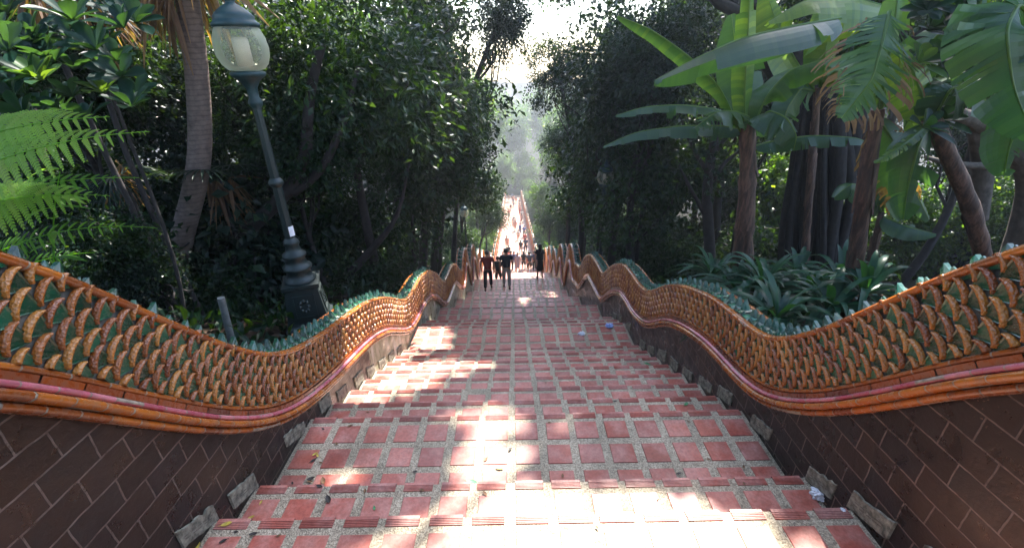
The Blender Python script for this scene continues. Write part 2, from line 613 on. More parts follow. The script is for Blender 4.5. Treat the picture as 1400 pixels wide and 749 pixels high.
# ------------------------------------------------------------------ ground / hillside (one sheet with the stairs' trench)
def ground_z(X, Y):
    s = stair_z(np.clip(Y, -6, 125))
    base = s + .55
    side = np.abs(X - XC)
    up = np.clip(side - 2.3, 0, None)
    bank = np.where(X < 0, .10, -.02) * np.minimum(up, 30)
    far = np.clip(Y - 60, 0, None) * 0.0
    return base + bank + far + .12 * np.sin(X * 1.3 + Y * .7) * np.clip(up, 0, 1) + .1 * np.sin(X * .45 - Y * .9) * np.clip(up, 0, 1)

xs = np.concatenate([-np.geomspace(600, 2.32, 60), np.geomspace(2.32, 600, 60)])
xs = np.sort(np.concatenate([xs + XC, [XC - 2.3, XC + 2.3, XC - 2.16, XC + 2.16]]))
ys = np.concatenate([np.linspace(-30, -6, 8), np.arange(-5, 40, .5), np.linspace(41, 125, 60), np.geomspace(130, 900, 20)])
GX, GY = np.meshgrid(xs, ys)
GZ = ground_z(GX, GY)
GZ = np.where((np.abs(GX - XC) < 2.25) & (GY < 115), stair_z(np.clip(GY, -6, 125)) - .75, GZ)
mb = MB()
mb.grid(np.stack([GX, GY, GZ], -1))
tag(mb.build('ground', M_SOIL, smooth=True), 'dark forest slope either side of the stairway', kind='structure')

# ------------------------------------------------------------------ serpent balustrades
C_R = [(1.31,-.94),(1.57,-1.20),(1.81,-1.49),(2.15,-1.87),(2.5,-2.17),(2.75,-2.31),(3.05,-2.38),(3.4,-2.42),(3.75,-2.48),(4.05,-2.57),
       (4.42,-2.70),(4.88,-2.94),(5.3,-3.24),(5.65,-3.42),(6.18,-3.56),(6.6,-3.62),(7.05,-3.72),(7.6,-3.98),(8.04,-4.25),(8.5,-4.58),
       (8.81,-4.68),(9.6,-4.82),(10.3,-4.98),(10.9,-5.3),(11.4,-5.7),(11.9,-6.0),(12.6,-6.18)]
C_L = [(1.31,-.92),(1.47,-1.08),(1.66,-1.32),(1.94,-1.65),(2.18,-1.93),(2.48,-2.22),(2.76,-2.43),(3.0,-2.56),(3.3,-2.68),(3.77,-2.83),
       (4.37,-2.98),(4.92,-3.14),(5.54,-3.42),(6.27,-3.87),(6.7,-4.1),(7.13,-4.24),(7.6,-4.33),(8.08,-4.42),(8.9,-4.70),(9.6,-5.1),
       (10.3,-5.6),(10.76,-5.84),(11.5,-6.0),(12.3,-6.15),(13,-6.4),(13.8,-6.9),(14.5,-7.25)]


def body_curve(pts, f, side):
    p = np.array(pts) * f
    sl = (p[1, 1] - p[0, 1]) / (p[1, 0] - p[0, 0])
    pre = [(p[0, 0] - .35, p[0, 1] - sl * .33), (p[0, 0] - .8, p[0, 1] - sl * .70), (-.3, p[0, 1] - sl * .95), (-1.2, p[0, 1] - sl * 1.0)]
    pre = pre[::-1]
    last = p[-1]
    D = np.arange(last[0] + .25, 112, .25)
    lam = 2.9
    off = last[1] - stair_z(last[0])
    wave = .36 * (-np.cos(2 * pi * (D - last[0] - .1) / lam))
    blend = np.clip((D - last[0]) / 3, 0, 1)
    zz = stair_z(D) + (off + .36) * (1 - blend) + .88 * blend + wave
    allp = np.vstack([np.array(pre), p, np.stack([D, zz], 1)])
    g = np.arange(allp[0, 0], 111.5, .02)
    zi = np.interp(g, allp[:, 0], allp[:, 1])
    k = np.exp(-.5 * (np.arange(-25, 26) * .02 / .13) ** 2); k /= k.sum()
    zi = np.convolve(np.pad(zi, 25, mode='edge'), k, 'valid')
    k2 = np.exp(-.5 * (np.arange(-150, 151) * .02 / 1.1) ** 2); k2 /= k2.sum()
    zs_ = np.convolve(np.pad(zi, 150, mode='reflect', reflect_type='odd'), k2, 'valid')
    zi = zi + .40 * (zi - zs_) * np.clip((g - 4.5) / 2, 0, 1)
    Pn = np.stack([g, zi], 1)
    d = np.linalg.norm(np.diff(Pn, axis=0), axis=1)
    s = np.concatenate([[0], np.cumsum(d)])
    S = np.arange(0, s[-1], .02)
    Y = np.interp(S, s, g); Z = np.interp(S, s, zi)
    t = np.stack([np.gradient(Y), np.gradient(Z)], 1)
    # smooth the tangents so that offsets stay clean
    k = np.exp(-.5 * (np.arange(-12, 13) / 5.0) ** 2); k /= k.sum()
    t = np.stack([np.convolve(np.pad(t[:, i], 12, mode='edge'), k, 'valid') for i in (0, 1)], 1)
    t /= np.linalg.norm(t, axis=1)[:, None]
    return S, Y, Z, t


H_BAND = .355


def balustrade(side, pts, f, label, wmat, wlabel):
    S, Y, Z, t = body_curve(pts, f, side)
    Smax = S[-1]

    def P(s, v, w_):
        """s along, v perpendicular up from the band's foot, w_ out from the wall towards the stairs; arrays ok"""
        s = np.asarray(s, float)
        yy = np.interp(s, S, Y); zz = np.interp(s, S, Z)
        ty = np.interp(s, S, t[:, 0]); tz_ = np.interp(s, S, t[:, 1])
        X = XC + side * (HW - np.asarray(w_)) + 0 * s
        hs = 1 + .36 * np.clip((yy - 5) / 4.5, 0, 1)
        v = np.where(np.asarray(v) > 0, np.asarray(v) * hs, v)
        return np.stack([X + 0 * yy, yy - tz_ * v, zz + ty * v], -1)

    s_at = lambda D: float(np.interp(D, Y, S))
    root = empty('serpent_balustrade', (XC + side * 2.05, -1.0, float(Z[0]) - .2), label, 'balustrade', 'serpent balustrades along the stairs')
    bpy.context.view_layer.update()
    loc = np.array(root.location)

    # core
    mb = MB()
    Sc = np.concatenate([np.arange(0, s_at(36), .06), np.arange(s_at(36), Smax, .3)])
    sec = [(-.165, -.005), (-.1, .035), (0, .008), (.18, .008), (H_BAND, -.02), (H_BAND + .01, -.06), (H_BAND + .01, -.24), (.18, -.30), (-.165, -.26)]
    G = np.stack([P(Sc, v, w_) for v, w_ in sec], 1)
    mb.grid(G, 0, .5, close=True)
    mb.build('body_core', M_GT, root, loc=loc, smooth=True)

    def roll(v0, v1, w0, bulge, tl, matl, name, seed, arc=6, gap=.008, flat=False, smax=Smax):
        r_ = np.random.default_rng(seed)
        mb = MB()
        if not flat:      # pale bedding mortar that shows in the joints
            Sb = np.concatenate([np.arange(.02, s_at(20), .05), np.arange(s_at(20), smax, .25)])
            aa = np.linspace(0, pi, arc)
            mb.grid(np.stack([P(Sb, (v0 + v1) / 2 - cos(x) * (v1 - v0) / 2 * .93, w0 + sin(x) * bulge * .95) for x in aa], 1), 1, .5)
        s0 = .02
        while s0 < smax - tl:
            far = np.interp(s0, S, Y)
            L_ = tl * (1 if far < 20 else 3)
            s1 = s0 + L_ * r_.uniform(.92, 1.08)
            nseg = 4 if far < 10 else 3
            aa = np.linspace(0, pi, arc)
            ss = np.linspace(s0 + gap / 2, s1 - gap / 2, nseg)
            rows = []
            dv, dw = r_.normal(0, .0005), r_.normal(0, .0007)
            for q, sv in enumerate(ss):
                sh = 1.0
                c = (v0 + v1) / 2
                hv = (v1 - v0) / 2
                if flat:
                    vv = np.array([-1, -.96, .96, 1]) * hv
                    ww = np.array([-.02, bulge, bulge, -.02])
                else:
                    vv = -np.cos(aa) * hv
                    ww = np.sin(aa) * bulge
                    ww[0] = ww[-1] = -.012
                rows.append(np.stack([P(sv, c + x * sh + dv, w0 + dw + (y_ * sh if y_ > 0 else y_)) for x, y_ in zip(vv, ww)]))
            mb.grid(np.array(rows), 0, r_.random())
            s0 = s1
        return mb.build(name, [matl, M_MORT], root, loc=loc, smooth=not flat)

    roll(-.168, -.128, .038, .030, .155, M_OR, 'lower_moulding', 3)
    roll(-.130, -.084, .050, .040, .155, M_OR, 'upper_moulding', 4)
    roll(-.087, -.055, .044, .026, .14, M_PK, 'pink_band', 5)
    roll(-.056, -.026, .030, .016, .19, M_RU, 'rust_course', 6, flat=True)
    roll(-.028, .006, .016, .020, .19, M_OR, 'amber_course', 7, arc=5)
    roll(H_BAND - .020, H_BAND + .024, -.012, .036, .12, M_OR, 'top_rail', 8, arc=7)

    # outer rail (stands at the far side of the top)
    mb = MB()
    r_ = np.random.default_rng(9)
    s0 = .02
    while s0 < Smax - .3:
        far = np.interp(s0, S, Y)
        L_ = .13 if far < 20 else .4
        ss = np.linspace(s0 + .002, s0 + L_ - .002, 3)
        mb.tube(P(ss, np.full(3, H_BAND + .012), np.full(3, -.225)), [.019, .02, .019], 7, 0, r_.random(), cap=False)
        s0 += L_
    mb.build('outer_rail', M_OR, root, loc=loc, smooth=True)

    # scales
    nA = 9
    ang = np.linspace(-1.25, 1.25, nA)
    # local: u downhill(+), v up, w out
    def tmpl(detail):
        rim, rq, gv, gq = [], [], [], []
        ns = 5 if detail else 3
        nA_ = 9 if detail else 5
        ang_ = np.linspace(-1.3, 1.3, nA_)
        for i, a in enumerate(ang_):
            # crescent centre line
            cu = -.030 * cos(a) + .018
            cv = .060 * sin(a) / sin(1.3)
            tp = max(.16, cos(a * 1.10)) ** .30
            nu, nv = -cos(a), sin(a) * .8
            for j in range(ns):
                b = pi * j / (ns - 1)
                rr_ = .0116 * tp
                rim.append((cu + nu * cos(b) * rr_, cv + nv * cos(b) * rr_, .019 + .013 * sin(b) * tp - (.014 if j in (0, ns - 1) else 0)))
        for i in range(nA_ - 1):
            for j in range(ns - 1):
                a0 = i * ns + j
                rq.append((a0, a0 + 1, a0 + ns + 1, a0 + ns))
        # green petal with raised veins, from the rim back under the next scale
        m_ = 9 if detail else 4
        rows = 4 if detail else 2
        for i, a in enumerate(np.linspace(-1.2, 1.2, m_)):
            for j in range(rows):
                q = j / (rows - 1)
                u = (-.026 * cos(a) + .020) * (1 - q) + .082 * q
                v_ = .048 * sin(a) / sin(1.3) * (1 - q * .85) + 0.0
                vein = .0085 * (1 - q * .5) if (i % 2 == 0 and detail) else 0
                gv.append((u, v_, .011 - .011 * q + vein))
        for i in range(m_ - 1):
            for j in range(rows - 1):
                a0 = i * rows + j
                gq.append((a0, a0 + rows, a0 + rows + 1, a0 + 1))
        return np.array(rim), rq, np.array(gv), gq

    Td, Tf = tmpl(True), tmpl(False)
    mb = MB()
    r_ = np.random.default_rng(21)
    NR = 6
    rp = H_BAND / 5.25
    for rowi in range(NR):
        pitch = .116
        s = .05 + (pitch / 2 if rowi % 2 else 0)
        groups = {True: [], False: []}
        while s < Smax - .1:
            far = float(np.interp(s, S, Y))
            sc_ = 1.0
            if far < 16:
                groups[True].append((s, 1.0)); s += pitch
            elif far < 40:
                groups[False].append((s, 1.0)); s += pitch
            else:
                groups[False].append((s, 1.6)); s += pitch * 2
        for det, items in groups.items():
            if not items: continue
            rim, rq, gv, gq = Td if det else Tf
            ss = np.array([i[0] for i in items]); szs = np.array([i[1] for i in items])
            n = len(ss)
            v0 = (rowi + .17) * rp + r_.normal(0, .003, n)
            ss = ss + r_.normal(0, .003, n)
            O_ = P(ss, v0, .012 - .020 * (rowi / 5) ** 2)
            ty = np.interp(ss, S, t[:, 0]); tz_ = np.interp(ss, S, t[:, 1])
            tl_ = r_.normal(.0, .07, n)
            ct, st = np.cos(tl_), np.sin(tl_)
            uy, uz = ty * ct - tz_ * st, tz_ * ct + ty * st
            U = np.stack([0 * uy, uy, uz], 1); V = np.stack([0 * uy, -uz, uy], 1)
            W = np.stack([np.full(n, -side), 0 * uy, 0 * uy], 1)
            vs = np.where(rowi in (0, NR - 1), .82, 1.0) * (1 + .36 * np.clip((np.interp(ss, S, Y) - 5) / 4.5, 0, 1))
            M_ = np.stack([U * (szs * r_.uniform(.93, 1.07, n))[:, None], V * (vs * r_.uniform(.94, 1.06, n))[:, None], W], 2)
            tn = r_.random(n)
            rv, gv_ = rim.copy(), gv.copy()
            if rowi == NR - 1:
                rv[:, 1] = np.minimum(rv[:, 1], .030); gv_[:, 1] = np.minimum(gv_[:, 1], .030)
            if rowi == 0:
                rv[:, 1] = np.maximum(rv[:, 1], -.012); gv_[:, 1] = np.maximum(gv_[:, 1], -.012)
            fl = (lambda q: [tuple(reversed(x)) for x in q]) if side < 0 else (lambda q: q)
            mb.inst(gv_, None, fl(gq), M_, O_, 1, tn)
            mb.inst(rv, None, fl(rq), M_, O_, 0, r_.random(n))
    mb.build('scales', [M_SC, M_GR], root, loc=loc, smooth=True)

    # crest: curled green fins on a scalloped bed
    mb = MB()
    # fin outline in (u along, v up), u+ downhill; the tip leans uphill
    out = np.array([(.045, 0), (.040, .020), (.022, .040), (.012, .062), (-.012, .078), (-.020, .060), (-.030, .045), (-.040, .022), (-.045, 0)])
    k = len(out)
    fin = []
    for wv_, sc_ in ((-.030, .40), (-.010, 1.0), (.010, 1.0), (.030, .40)):
        for (a, b) in out:
            fin.append((a * 1.0 * (.6 + .4 * sc_), b * 1.38 * sc_, wv_ * 1.2))
    fin = np.array(fin)
    fq = [(i * k + j, i * k + j + 1, (i + 1) * k + j + 1, (i + 1) * k + j) for i in range(3) for j in range(k - 1)]
    fq += []
    ft = [(0, j, j + 1) for j in range(1, k - 1)] + [(3 * k, 3 * k + j + 1, 3 * k + j) for j in range(1, k - 1)]
    # scalloped saddle tile under each fin
    sad = []
    for i, uu in enumerate(np.linspace(-.055, .055, 5)):
        for j, ww in enumerate(np.linspace(-.085, .085, 7)):
            h = .012 + .020 * (1 - (ww / .085) ** 2) * (1 - .55 * abs(uu) / .055) - (.014 if i in (0, 4) else 0)
            sad.append((uu, h, ww))
    sq = [(i * 7 + j, i * 7 + j + 1, (i + 1) * 7 + j + 1, (i + 1) * 7 + j) for i in range(4) for j in range(6)]
    ss = []
    s = .06
    while s < Smax - .2:
        far = float(np.interp(s, S, Y))
        ss.append(s); s += .132 if far < 40 else .26
    ss = np.array(ss); n = len(ss)
    O_ = P(ss, H_BAND + .008, -.128)
    ty = np.interp(ss, S, t[:, 0]); tz_ = np.interp(ss, S, t[:, 1])
    lean = r_.normal(0, .12, n)
    uy, uz = ty * np.cos(lean) - tz_ * np.sin(lean), tz_ * np.cos(lean) + ty * np.sin(lean)
    U = np.stack([0 * uy, uy, uz], 1); V = np.stack([0 * uy, -uz, uy], 1)
    W = np.stack([np.full(n, -side), 0 * uy, 0 * uy], 1)
    M_ = np.stack([U, V * r_.uniform(.75, 1.12, n)[:, None], W], 2)
    mb.inst(np.array(fin), ft, fq, M_, O_, 0, r_.random(n))
    mb.inst(np.array(sad), None, sq, np.stack([U, V, W], 2), O_, 1, r_.random(n))
    # small side curls on both edges, some of them amber
    for wside in (-.062, .062):
        c2 = fin * np.array([.55, .42, .40]) + np.array([.05, .01, wside])
        mb.inst(c2, ft, fq, M_, O_, 0 if wside > 0 else 2, r_.random(n))
    mb.build('crest', [M_CRB, M_GR, M_OR], root, loc=loc)

    # ---------------- retaining wall under it (a thing of its own)
    wmb = MB()
    Dw = np.concatenate([np.arange(-4.2, 40, .10), np.arange(40, 111, .5)])
    lowY = Y + t[:, 1] * .13; lowZ = Z - t[:, 0] * .13      # buried in the mouldings
    zt = np.interp(Dw, lowY, lowZ)
    zb = np.interp(Dw, ny, nz) - .55
    xf = XC + side * HW
    xb = XC + side * (HW + .26)
    ztm = zt
    G = np.stack([np.stack([np.full_like(Dw, xf), Dw, zb], -1), np.stack([np.full_like(Dw, xf), Dw, ztm], -1),
                  np.stack([np.full_like(Dw, xb), Dw, ztm], -1), np.stack([np.full_like(Dw, xb), Dw, zb], -1)], 1)
    if side < 0: G = G[:, ::-1]
    wroot = empty('retaining_wall', (xf, 0, float(stair_z(0))), wlabel, 'wall', 'low walls either side of the stairs')
    wloc = np.array(wroot.location)
    wmb.grid(G, 0, .5, close=True)
    for e in (0, -1):
        q = G[e]
        wmb.add(q, None, [(0, 1, 2, 3)], 0)
    # keep the tile courses level in world metres
    wo = wmb.build('wall_face', wmat, wroot)
    wo.location = tuple(-wloc)
    # dark cement skirting strip along the steps
    # plaques
    cnt = 0
    for (ya, yb, zz, rows) in treads:
        if ya < .9 or ya > 15: continue
        ln = min(.31, (yb - ya) * .74) * r_.uniform(.8, 1.0)
        yc = yb - .12 + r_.normal(0, .015) - (0 if yb - ya < .6 else .15)
        nseg = 10
        sl = -.42 + r_.normal(0, .07)
        dh = r_.normal(0, .012)
        up = []
        lo = []
        for q in range(nseg + 1):
            u = (q / nseg - .5) * ln
            up.append((yc + u, zz + .165 + dh + sl * u + r_.normal(0, .006)))
            lo.append((yc + u, zz + .035 + sl * u + r_.normal(0, .003)))
        pm = MB()
        xi = xf - side * .003
        xo = xf - side * (.009 + .006 * r_.random())
        ring = up + lo[::-1]
        nn = len(ring)
        A = [(xi, a, b) for a, b in ring]
        B = []
        ccy = np.mean([a for a, b in ring]); ccz = np.mean([b for a, b in ring])
        for a, b in ring:
            B.append((xo + r_.normal(0, .001), ccy + (a - ccy) * .96, ccz + (b - ccz) * .93))
        q = [(i, (i + 1) % nn, nn + (i + 1) % nn, nn + i) for i in range(nn)]
        pm.add(A + B, [], q, 0)
        mm = nseg + 1
        pm.add(B, None, [(i, i + 1, nn - 2 - i, nn - 1 - i) for i in range(nseg)], 0)
        # worn incised lines
        for lv in (.105, .085):
            for kx in range(5):
                u0 = -.36 * ln + kx * .15 * ln + r_.normal(0, .004)
                u1 = u0 + .11 * ln
                zz0 = zz + lv + sl * u0; zz1 = zz + lv + sl * u1
                x_ = xo - side * .0022
                pm.add([(x_, yc + u0, zz0), (x_, yc + u1, zz1), (x_, yc + u1, zz1 + .006), (x_, yc + u0, zz0 + .006)], None, [(0, 1, 2, 3)], 1)
        po = pm.build('plaque', [M_PLAQ, M_GT], wroot)
        po.location = tuple(-wloc)
    return P, s_at


PR, sR = balustrade(1, C_R, 1.01, 'glazed serpent body balustrade winding down the right side of the stairs', M_WALL_R,
                    'low wall of dark brown tiles under the right serpent balustrade')
PL, sL = balustrade(-1, C_L, .935, 'glazed serpent body balustrade winding down the left side of the stairs', M_WALL_L,
                    'low dark tiled wall turning to mossy plaster under the left serpent balustrade')

#@@VEG@@
# ------------------------------------------------------------------ vegetation helpers
LEAF_V = np.array([(0, 0, 0), (-.30, .42, .05), (0, .50, -.02), (.30, .42, .05), (0, 1, -.12)], float)
LEAF_T = [(0, 2, 1), (0, 3, 2), (1, 2, 4), (2, 3, 4)]
BROAD_V = np.array([(0, 0, 0), (-.10, .25, .02), (0, .28, 0), (.10, .25, .02), (-.21, .62, .05), (0, .64, 0), (.21, .62, .05), (0, 1, -.10)], float)
BROAD_T = [(0, 2, 1), (0, 3, 2), (4, 5, 7), (5, 6, 7)]
BROAD_Q = [(1, 2, 5, 4), (2, 3, 6, 5)]


def leaf_cloud(mb, centers, n_per, spread, size, mat=0, out_c=None, droop=.35, shape='leaf', r_=rng):
    """sprays of leaves round each centre: each spray is a short twig direction with leaves along it"""
    centers = np.asarray(centers, float)
    n = len(centers)
    if out_c is None:
        d = r_.normal(size=(n, 3))
    else:
        d = centers - out_c + r_.normal(size=(n, 3)) * .5
    d /= np.linalg.norm(d, axis=1)[:, None] + 1e-9
    d[:, 2] -= droop * .5
    C = np.repeat(centers, n_per, 0)
    Dd = np.repeat(d, n_per, 0)
    q = r_.random(len(C))
    O_ = C + Dd * (q * spread * 2 - spread)[:, None] + r_.normal(size=C.shape) * spread * .36
    ld = Dd * .7 + r_.normal(size=C.shape) * .75
    ld[:, 2] -= droop
    M_ = rot_from(ld, r_.uniform(-1.1, 1.1, len(C)))
    sz = size * r_.uniform(.6, 1.25, len(C))
    M_ = M_ * sz[:, None, None]
    tn = np.clip(np.repeat(r_.random(n) * .5, n_per) + r_.random(len(C)) ** 2 * .5, 0, 1)
    if shape == 'leaf':
        mb.inst(LEAF_V, LEAF_T, None, M_, O_, mat, tn)
    else:
        mb.inst(BROAD_V, BROAD_T, BROAD_Q, M_, O_, mat, tn)


def crown_points(n, r, r_, lumps=9, hollow=.55, flat=1.0):
    """clump centres on several overlapping lobes, denser near the outside"""
    L = r_.normal(size=(lumps, 3)); L /= np.linalg.norm(L, axis=1)[:, None]
    L *= r_.uniform(.25, .62, (lumps, 1))
    L[:, 2] *= .9
    rad = r_.uniform(.34, .55, lumps)
    k = r_.integers(0, lumps, n)
    d = r_.normal(size=(n, 3)); d /= np.linalg.norm(d, axis=1)[:, None]
    rr_ = hollow + (1 - hollow) * r_.random(n) ** .7
    p = L[k] + d * (rad[k] * rr_)[:, None]
    return p * np.asarray(r)


def limb(mb, a, b, r0, r1, r_, wob=.06, n=9, sides=8):
    a, b = np.asarray(a, float), np.asarray(b, float)
    t = np.linspace(0, 1, n)
    L = np.linalg.norm(b - a)
    P_ = a + (b - a) * t[:, None]
    w1 = r_.normal(size=3) * wob * L; w2 = r_.normal(size=3) * wob * .5 * L
    P_ = P_ + np.sin(pi * t)[:, None] * w1 + np.sin(2 * pi * t)[:, None] * w2
    mb.tube(P_, r0 + (r1 - r0) * t ** .8, sides)
    return P_


def tree_mesh(seed, r=(2.2, 2.2, 2.4), trunk=4.5, n=260, per=34, leaf=.16, lm=None, bark=None, tr=.16, shape='leaf', spread=.42):
    """prototype meshes (crown, trunk) with the trunk foot at the origin"""
    r_ = np.random.default_rng(seed)
    cz = trunk + r[2] * .55
    cm = MB()
    pts = crown_points(n, r, r_) + np.array([0, 0, cz])
    leaf_cloud(cm, pts, per, spread, leaf, 0, np.array([0, 0, cz]), shape=shape, r_=r_)
    tm = MB()
    P_ = limb(tm, (0, 0, -.6), (r_.normal() * .3, r_.normal() * .3, cz - .2), tr, tr * .45, r_)
    for k in range(7):
        q = r_.integers(4, 9)
        e = pts[r_.integers(0, len(pts))]
        limb(tm, P_[q], e, tr * .38, .02, r_, .1, 7, 6)
    for k in range(26):
        e = pts[r_.integers(0, len(pts))]; e2 = e + r_.normal(size=3) * .5
        limb(tm, e, e2, .018, .006, r_, .1, 4, 4)
    c = cm.build('crown', lm, None); t = tm.build('trunk', bark, None, smooth=True)
    me = (c.data, t.data)
    bpy.data.objects.remove(c); bpy.data.objects.remove(t)
    return me


def place_tree(name, meshes, foot, scale, rz, label, cat, group=None):
    root = empty(name, foot, label, cat, group, rz)
    root.scale = scale if isinstance(scale, tuple) else (scale,) * 3
    for nm, me in zip(('crown', 'trunk'), meshes):
        o = bpy.data.objects.new(nm, me); COL.objects.link(o); o.parent = root
    return root


def gz(x, y_):
    return float(ground_z(np.array([x], float), np.array([y_], float))[0])


PROTO = {
    'a': tree_mesh(1, lm=M_LEAF, bark=M_BARKD, n=330, per=36, leaf=.17),
    'b': tree_mesh(2, lm=M_LEAFB, bark=M_BARK, n=330, per=34, leaf=.15, r=(2.4, 2.1, 2.7)),
    'c': tree_mesh(3, lm=M_LEAF, bark=M_BARKD, n=360, per=32, leaf=.17, r=(2.0, 2.3, 2.2), shape='broad'),
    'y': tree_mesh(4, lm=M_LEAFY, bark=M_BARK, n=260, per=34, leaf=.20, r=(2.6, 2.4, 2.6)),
    's': tree_mesh(5, lm=M_LEAF, bark=M_BARKD, trunk=.3, r=(1.5, 1.5, 1.2), n=190, per=34, leaf=.16, tr=.06, shape='broad'),
    't': tree_mesh(6, lm=M_LEAFB, bark=M_BARKD, trunk=.3, r=(1.6, 1.4, 1.1), n=190, per=34, leaf=.14, tr=.06),
    'z': tree_mesh(7, lm=M_LEAFY, bark=M_BARK, trunk=.3, r=(1.6, 1.6, 1.3), n=150, per=30, leaf=.17, tr=.06),
}
PH = {'a': 4.5 + 2.4 * .55, 'b': 4.5 + 2.7 * .55, 'c': 4.5 + 2.2 * .55, 'y': 4.5 + 2.6 * .55, 's': .3 + .66, 't': .3 + .6, 'z': .3 + .7}
PRX = {'a': 2.2, 'b': 2.4, 'c': 2.0, 'y': 2.6, 's': 1.5, 't': 1.6, 'z': 1.6}


def tree_px(kind, u, v, D, rpx, label, name='broadleaf_tree', cat='tree', group=None, vs=None):
    """tree whose crown centre stands at photo pixel (u,v), D metres ahead, with a crown about rpx photo pixels in radius"""
    c = at(u, v, D)
    zc = float(np.dot(c, fwd0))
    s = rpx / F_PX * zc / PRX[kind]
    x, y_ = float(c[0]), float(c[1])
    fx = x
    if abs(x - XC) < 3.1: fx = XC + (3.1 if x > XC else -3.1)      # rooted on the bank, leaning over the stairs
    foot = np.array([fx, y_ + .3, gz(fx, y_ + .3) - .2])
    r_ = np.random.default_rng(int(u * 7 + v))
    root = empty(name, foot, label, cat, group)
    o = bpy.data.objects.new('crown', PROTO[kind][0]); COL.objects.link(o); o.parent = root
    o.scale = (s, s, s); o.rotation_euler = (0, 0, r_.uniform(0, 6.28))
    o.location = (x - foot[0], y_ - foot[1], float(c[2]) - foot[2] - PH[kind] * s)
    h = float(c[2]) - foot[2]
    tm = MB()
    top = np.array([x, y_, float(c[2])])
    bend = foot + np.array([(x - fx) * .15, 0, h * .45])
    r0 = min(.16, .055 * s + .015 * h)
    n_ = 16
    t_ = np.linspace(0, 1, n_)[:, None]
    P_ = (1 - t_) ** 2 * foot + 2 * t_ * (1 - t_) * bend + t_ ** 2 * top
    P_ = P_ + np.sin(pi * t_) * r_.normal(size=3) * .04 * h
    tm.tube(P_, np.linspace(r0, r0 * .4, n_), 8)
    for k_ in range(7):
        q = r_.integers(7, n_ - 1)
        e = top + r_.normal(size=3) * PRX[kind] * s * .36
        limb(tm, P_[q], e, r0 * .33, .012, r_, .1, 7, 6)
    tm.build('trunk', M_BARKD, root, loc=foot, smooth=True)
    return root


GL = 'trees crowding the left side of the stairway'
GR = 'trees crowding the right side of the stairway'
tree_px('c', 470, 110, 8.5, 150, 'dark glossy-leaved tree directly right of the big lamp post, its crown beside the lantern', group=GL)
tree_px('a', 395, 215, 7.5, 85, 'low dark tree whose leaves hang just behind the lamp post pole', group=GL)
tree_px('c', 570, 120, 12, 135, 'dense dark tree leaning over the stairs from the left, upper part in sun flecks', group=GL)
tree_px('a', 560, 255, 11, 105, 'dark tree in the middle of the left bank above the second hump of the balustrade', group=GL)
tree_px('c', 450, 300, 9.5, 105, 'shaded small tree filling the gap above the iron lamp base', group=GL)
tree_px('b', 630, 200, 19, 75, 'bright-flecked tree on the left beside the gap of light', group=GL)
tree_px('a', 632, 255, 24, 50, 'smaller tree on the left just above the head of the man in the red shirt', group=GL)
tree_px('b', 590, 30, 14, 90, 'highest tree on the left reaching out towards the bright gap', group=GL)
tree_px('y', 640, 150, 34, 48, 'sunlit pale green tree far down the left edge of the gap', group=GL)
tree_px('y', 660, 300, 40, 34, 'small sunlit tree by the far stairs on the left', group=GL)
tree_px('s', 500, 385, 8.5, 70, 'dark bush behind the left balustrade just right of the lamp base', 'bush', 'bush', 'bushes behind the balustrades')
tree_px('t', 560, 335, 14, 50, 'dark bush behind the left balustrade under the middle trees', 'bush', 'bush', 'bushes behind the balustrades')
tree_px('s', 622, 322, 24, 28, 'small bush beside the man in the red shirt', 'bush', 'bush', 'bushes behind the balustrades')
tree_px('b', 840, 130, 13, 120, 'broad dark tree right of the bright gap with a rounded top', group=GR)
tree_px('c', 835, 225, 15, 85, 'dark tree hanging over the right side of the stairs above the balustrade', group=GR)
tree_px('b', 905, 90, 11, 100, 'bluish dark tree behind the long drooping banana leaf', group=GR)
tree_px('a', 890, 250, 11.5, 100, 'deep shaded tree behind the small lantern on the right', group=GR)
tree_px('a', 800, 285, 24, 48, 'dark tree by the far end of the right balustrade', group=GR)
tree_px('c', 782, 190, 24, 48, 'tall dark tree edging the gap of light on the right', group=GR)
tree_px('t', 868, 335, 15, 62, 'dark bush right of the stairs behind the right balustrade humps', 'bush', 'bush', 'bushes behind the balustrades')
tree_px('s', 915, 360, 11, 65, 'dark bush left of the strap-leaved plants', 'bush', 'bush', 'bushes behind the balustrades')
tree_px('y', 742, 270, 45, 24, 'small sunlit tree by the far stairs on the right', group=GR)
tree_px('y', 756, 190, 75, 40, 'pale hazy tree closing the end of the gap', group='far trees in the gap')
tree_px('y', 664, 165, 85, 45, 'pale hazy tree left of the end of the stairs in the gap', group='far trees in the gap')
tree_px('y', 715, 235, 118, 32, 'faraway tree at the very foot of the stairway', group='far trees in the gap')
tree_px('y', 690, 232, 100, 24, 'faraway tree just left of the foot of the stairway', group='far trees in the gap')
# right background
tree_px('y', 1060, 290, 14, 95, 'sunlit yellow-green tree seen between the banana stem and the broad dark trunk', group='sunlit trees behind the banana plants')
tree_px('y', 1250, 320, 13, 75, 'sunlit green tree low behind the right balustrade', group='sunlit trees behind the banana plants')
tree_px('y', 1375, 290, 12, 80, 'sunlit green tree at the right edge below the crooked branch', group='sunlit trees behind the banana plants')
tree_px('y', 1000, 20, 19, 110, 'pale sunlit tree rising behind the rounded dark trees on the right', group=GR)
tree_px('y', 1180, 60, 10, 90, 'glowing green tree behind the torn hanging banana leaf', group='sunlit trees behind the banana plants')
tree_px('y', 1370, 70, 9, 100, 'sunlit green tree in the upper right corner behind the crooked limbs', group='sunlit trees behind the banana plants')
tree_px('a', 1010, 240, 17, 100, 'dark tree between the lantern and the banana stem', group=GR)
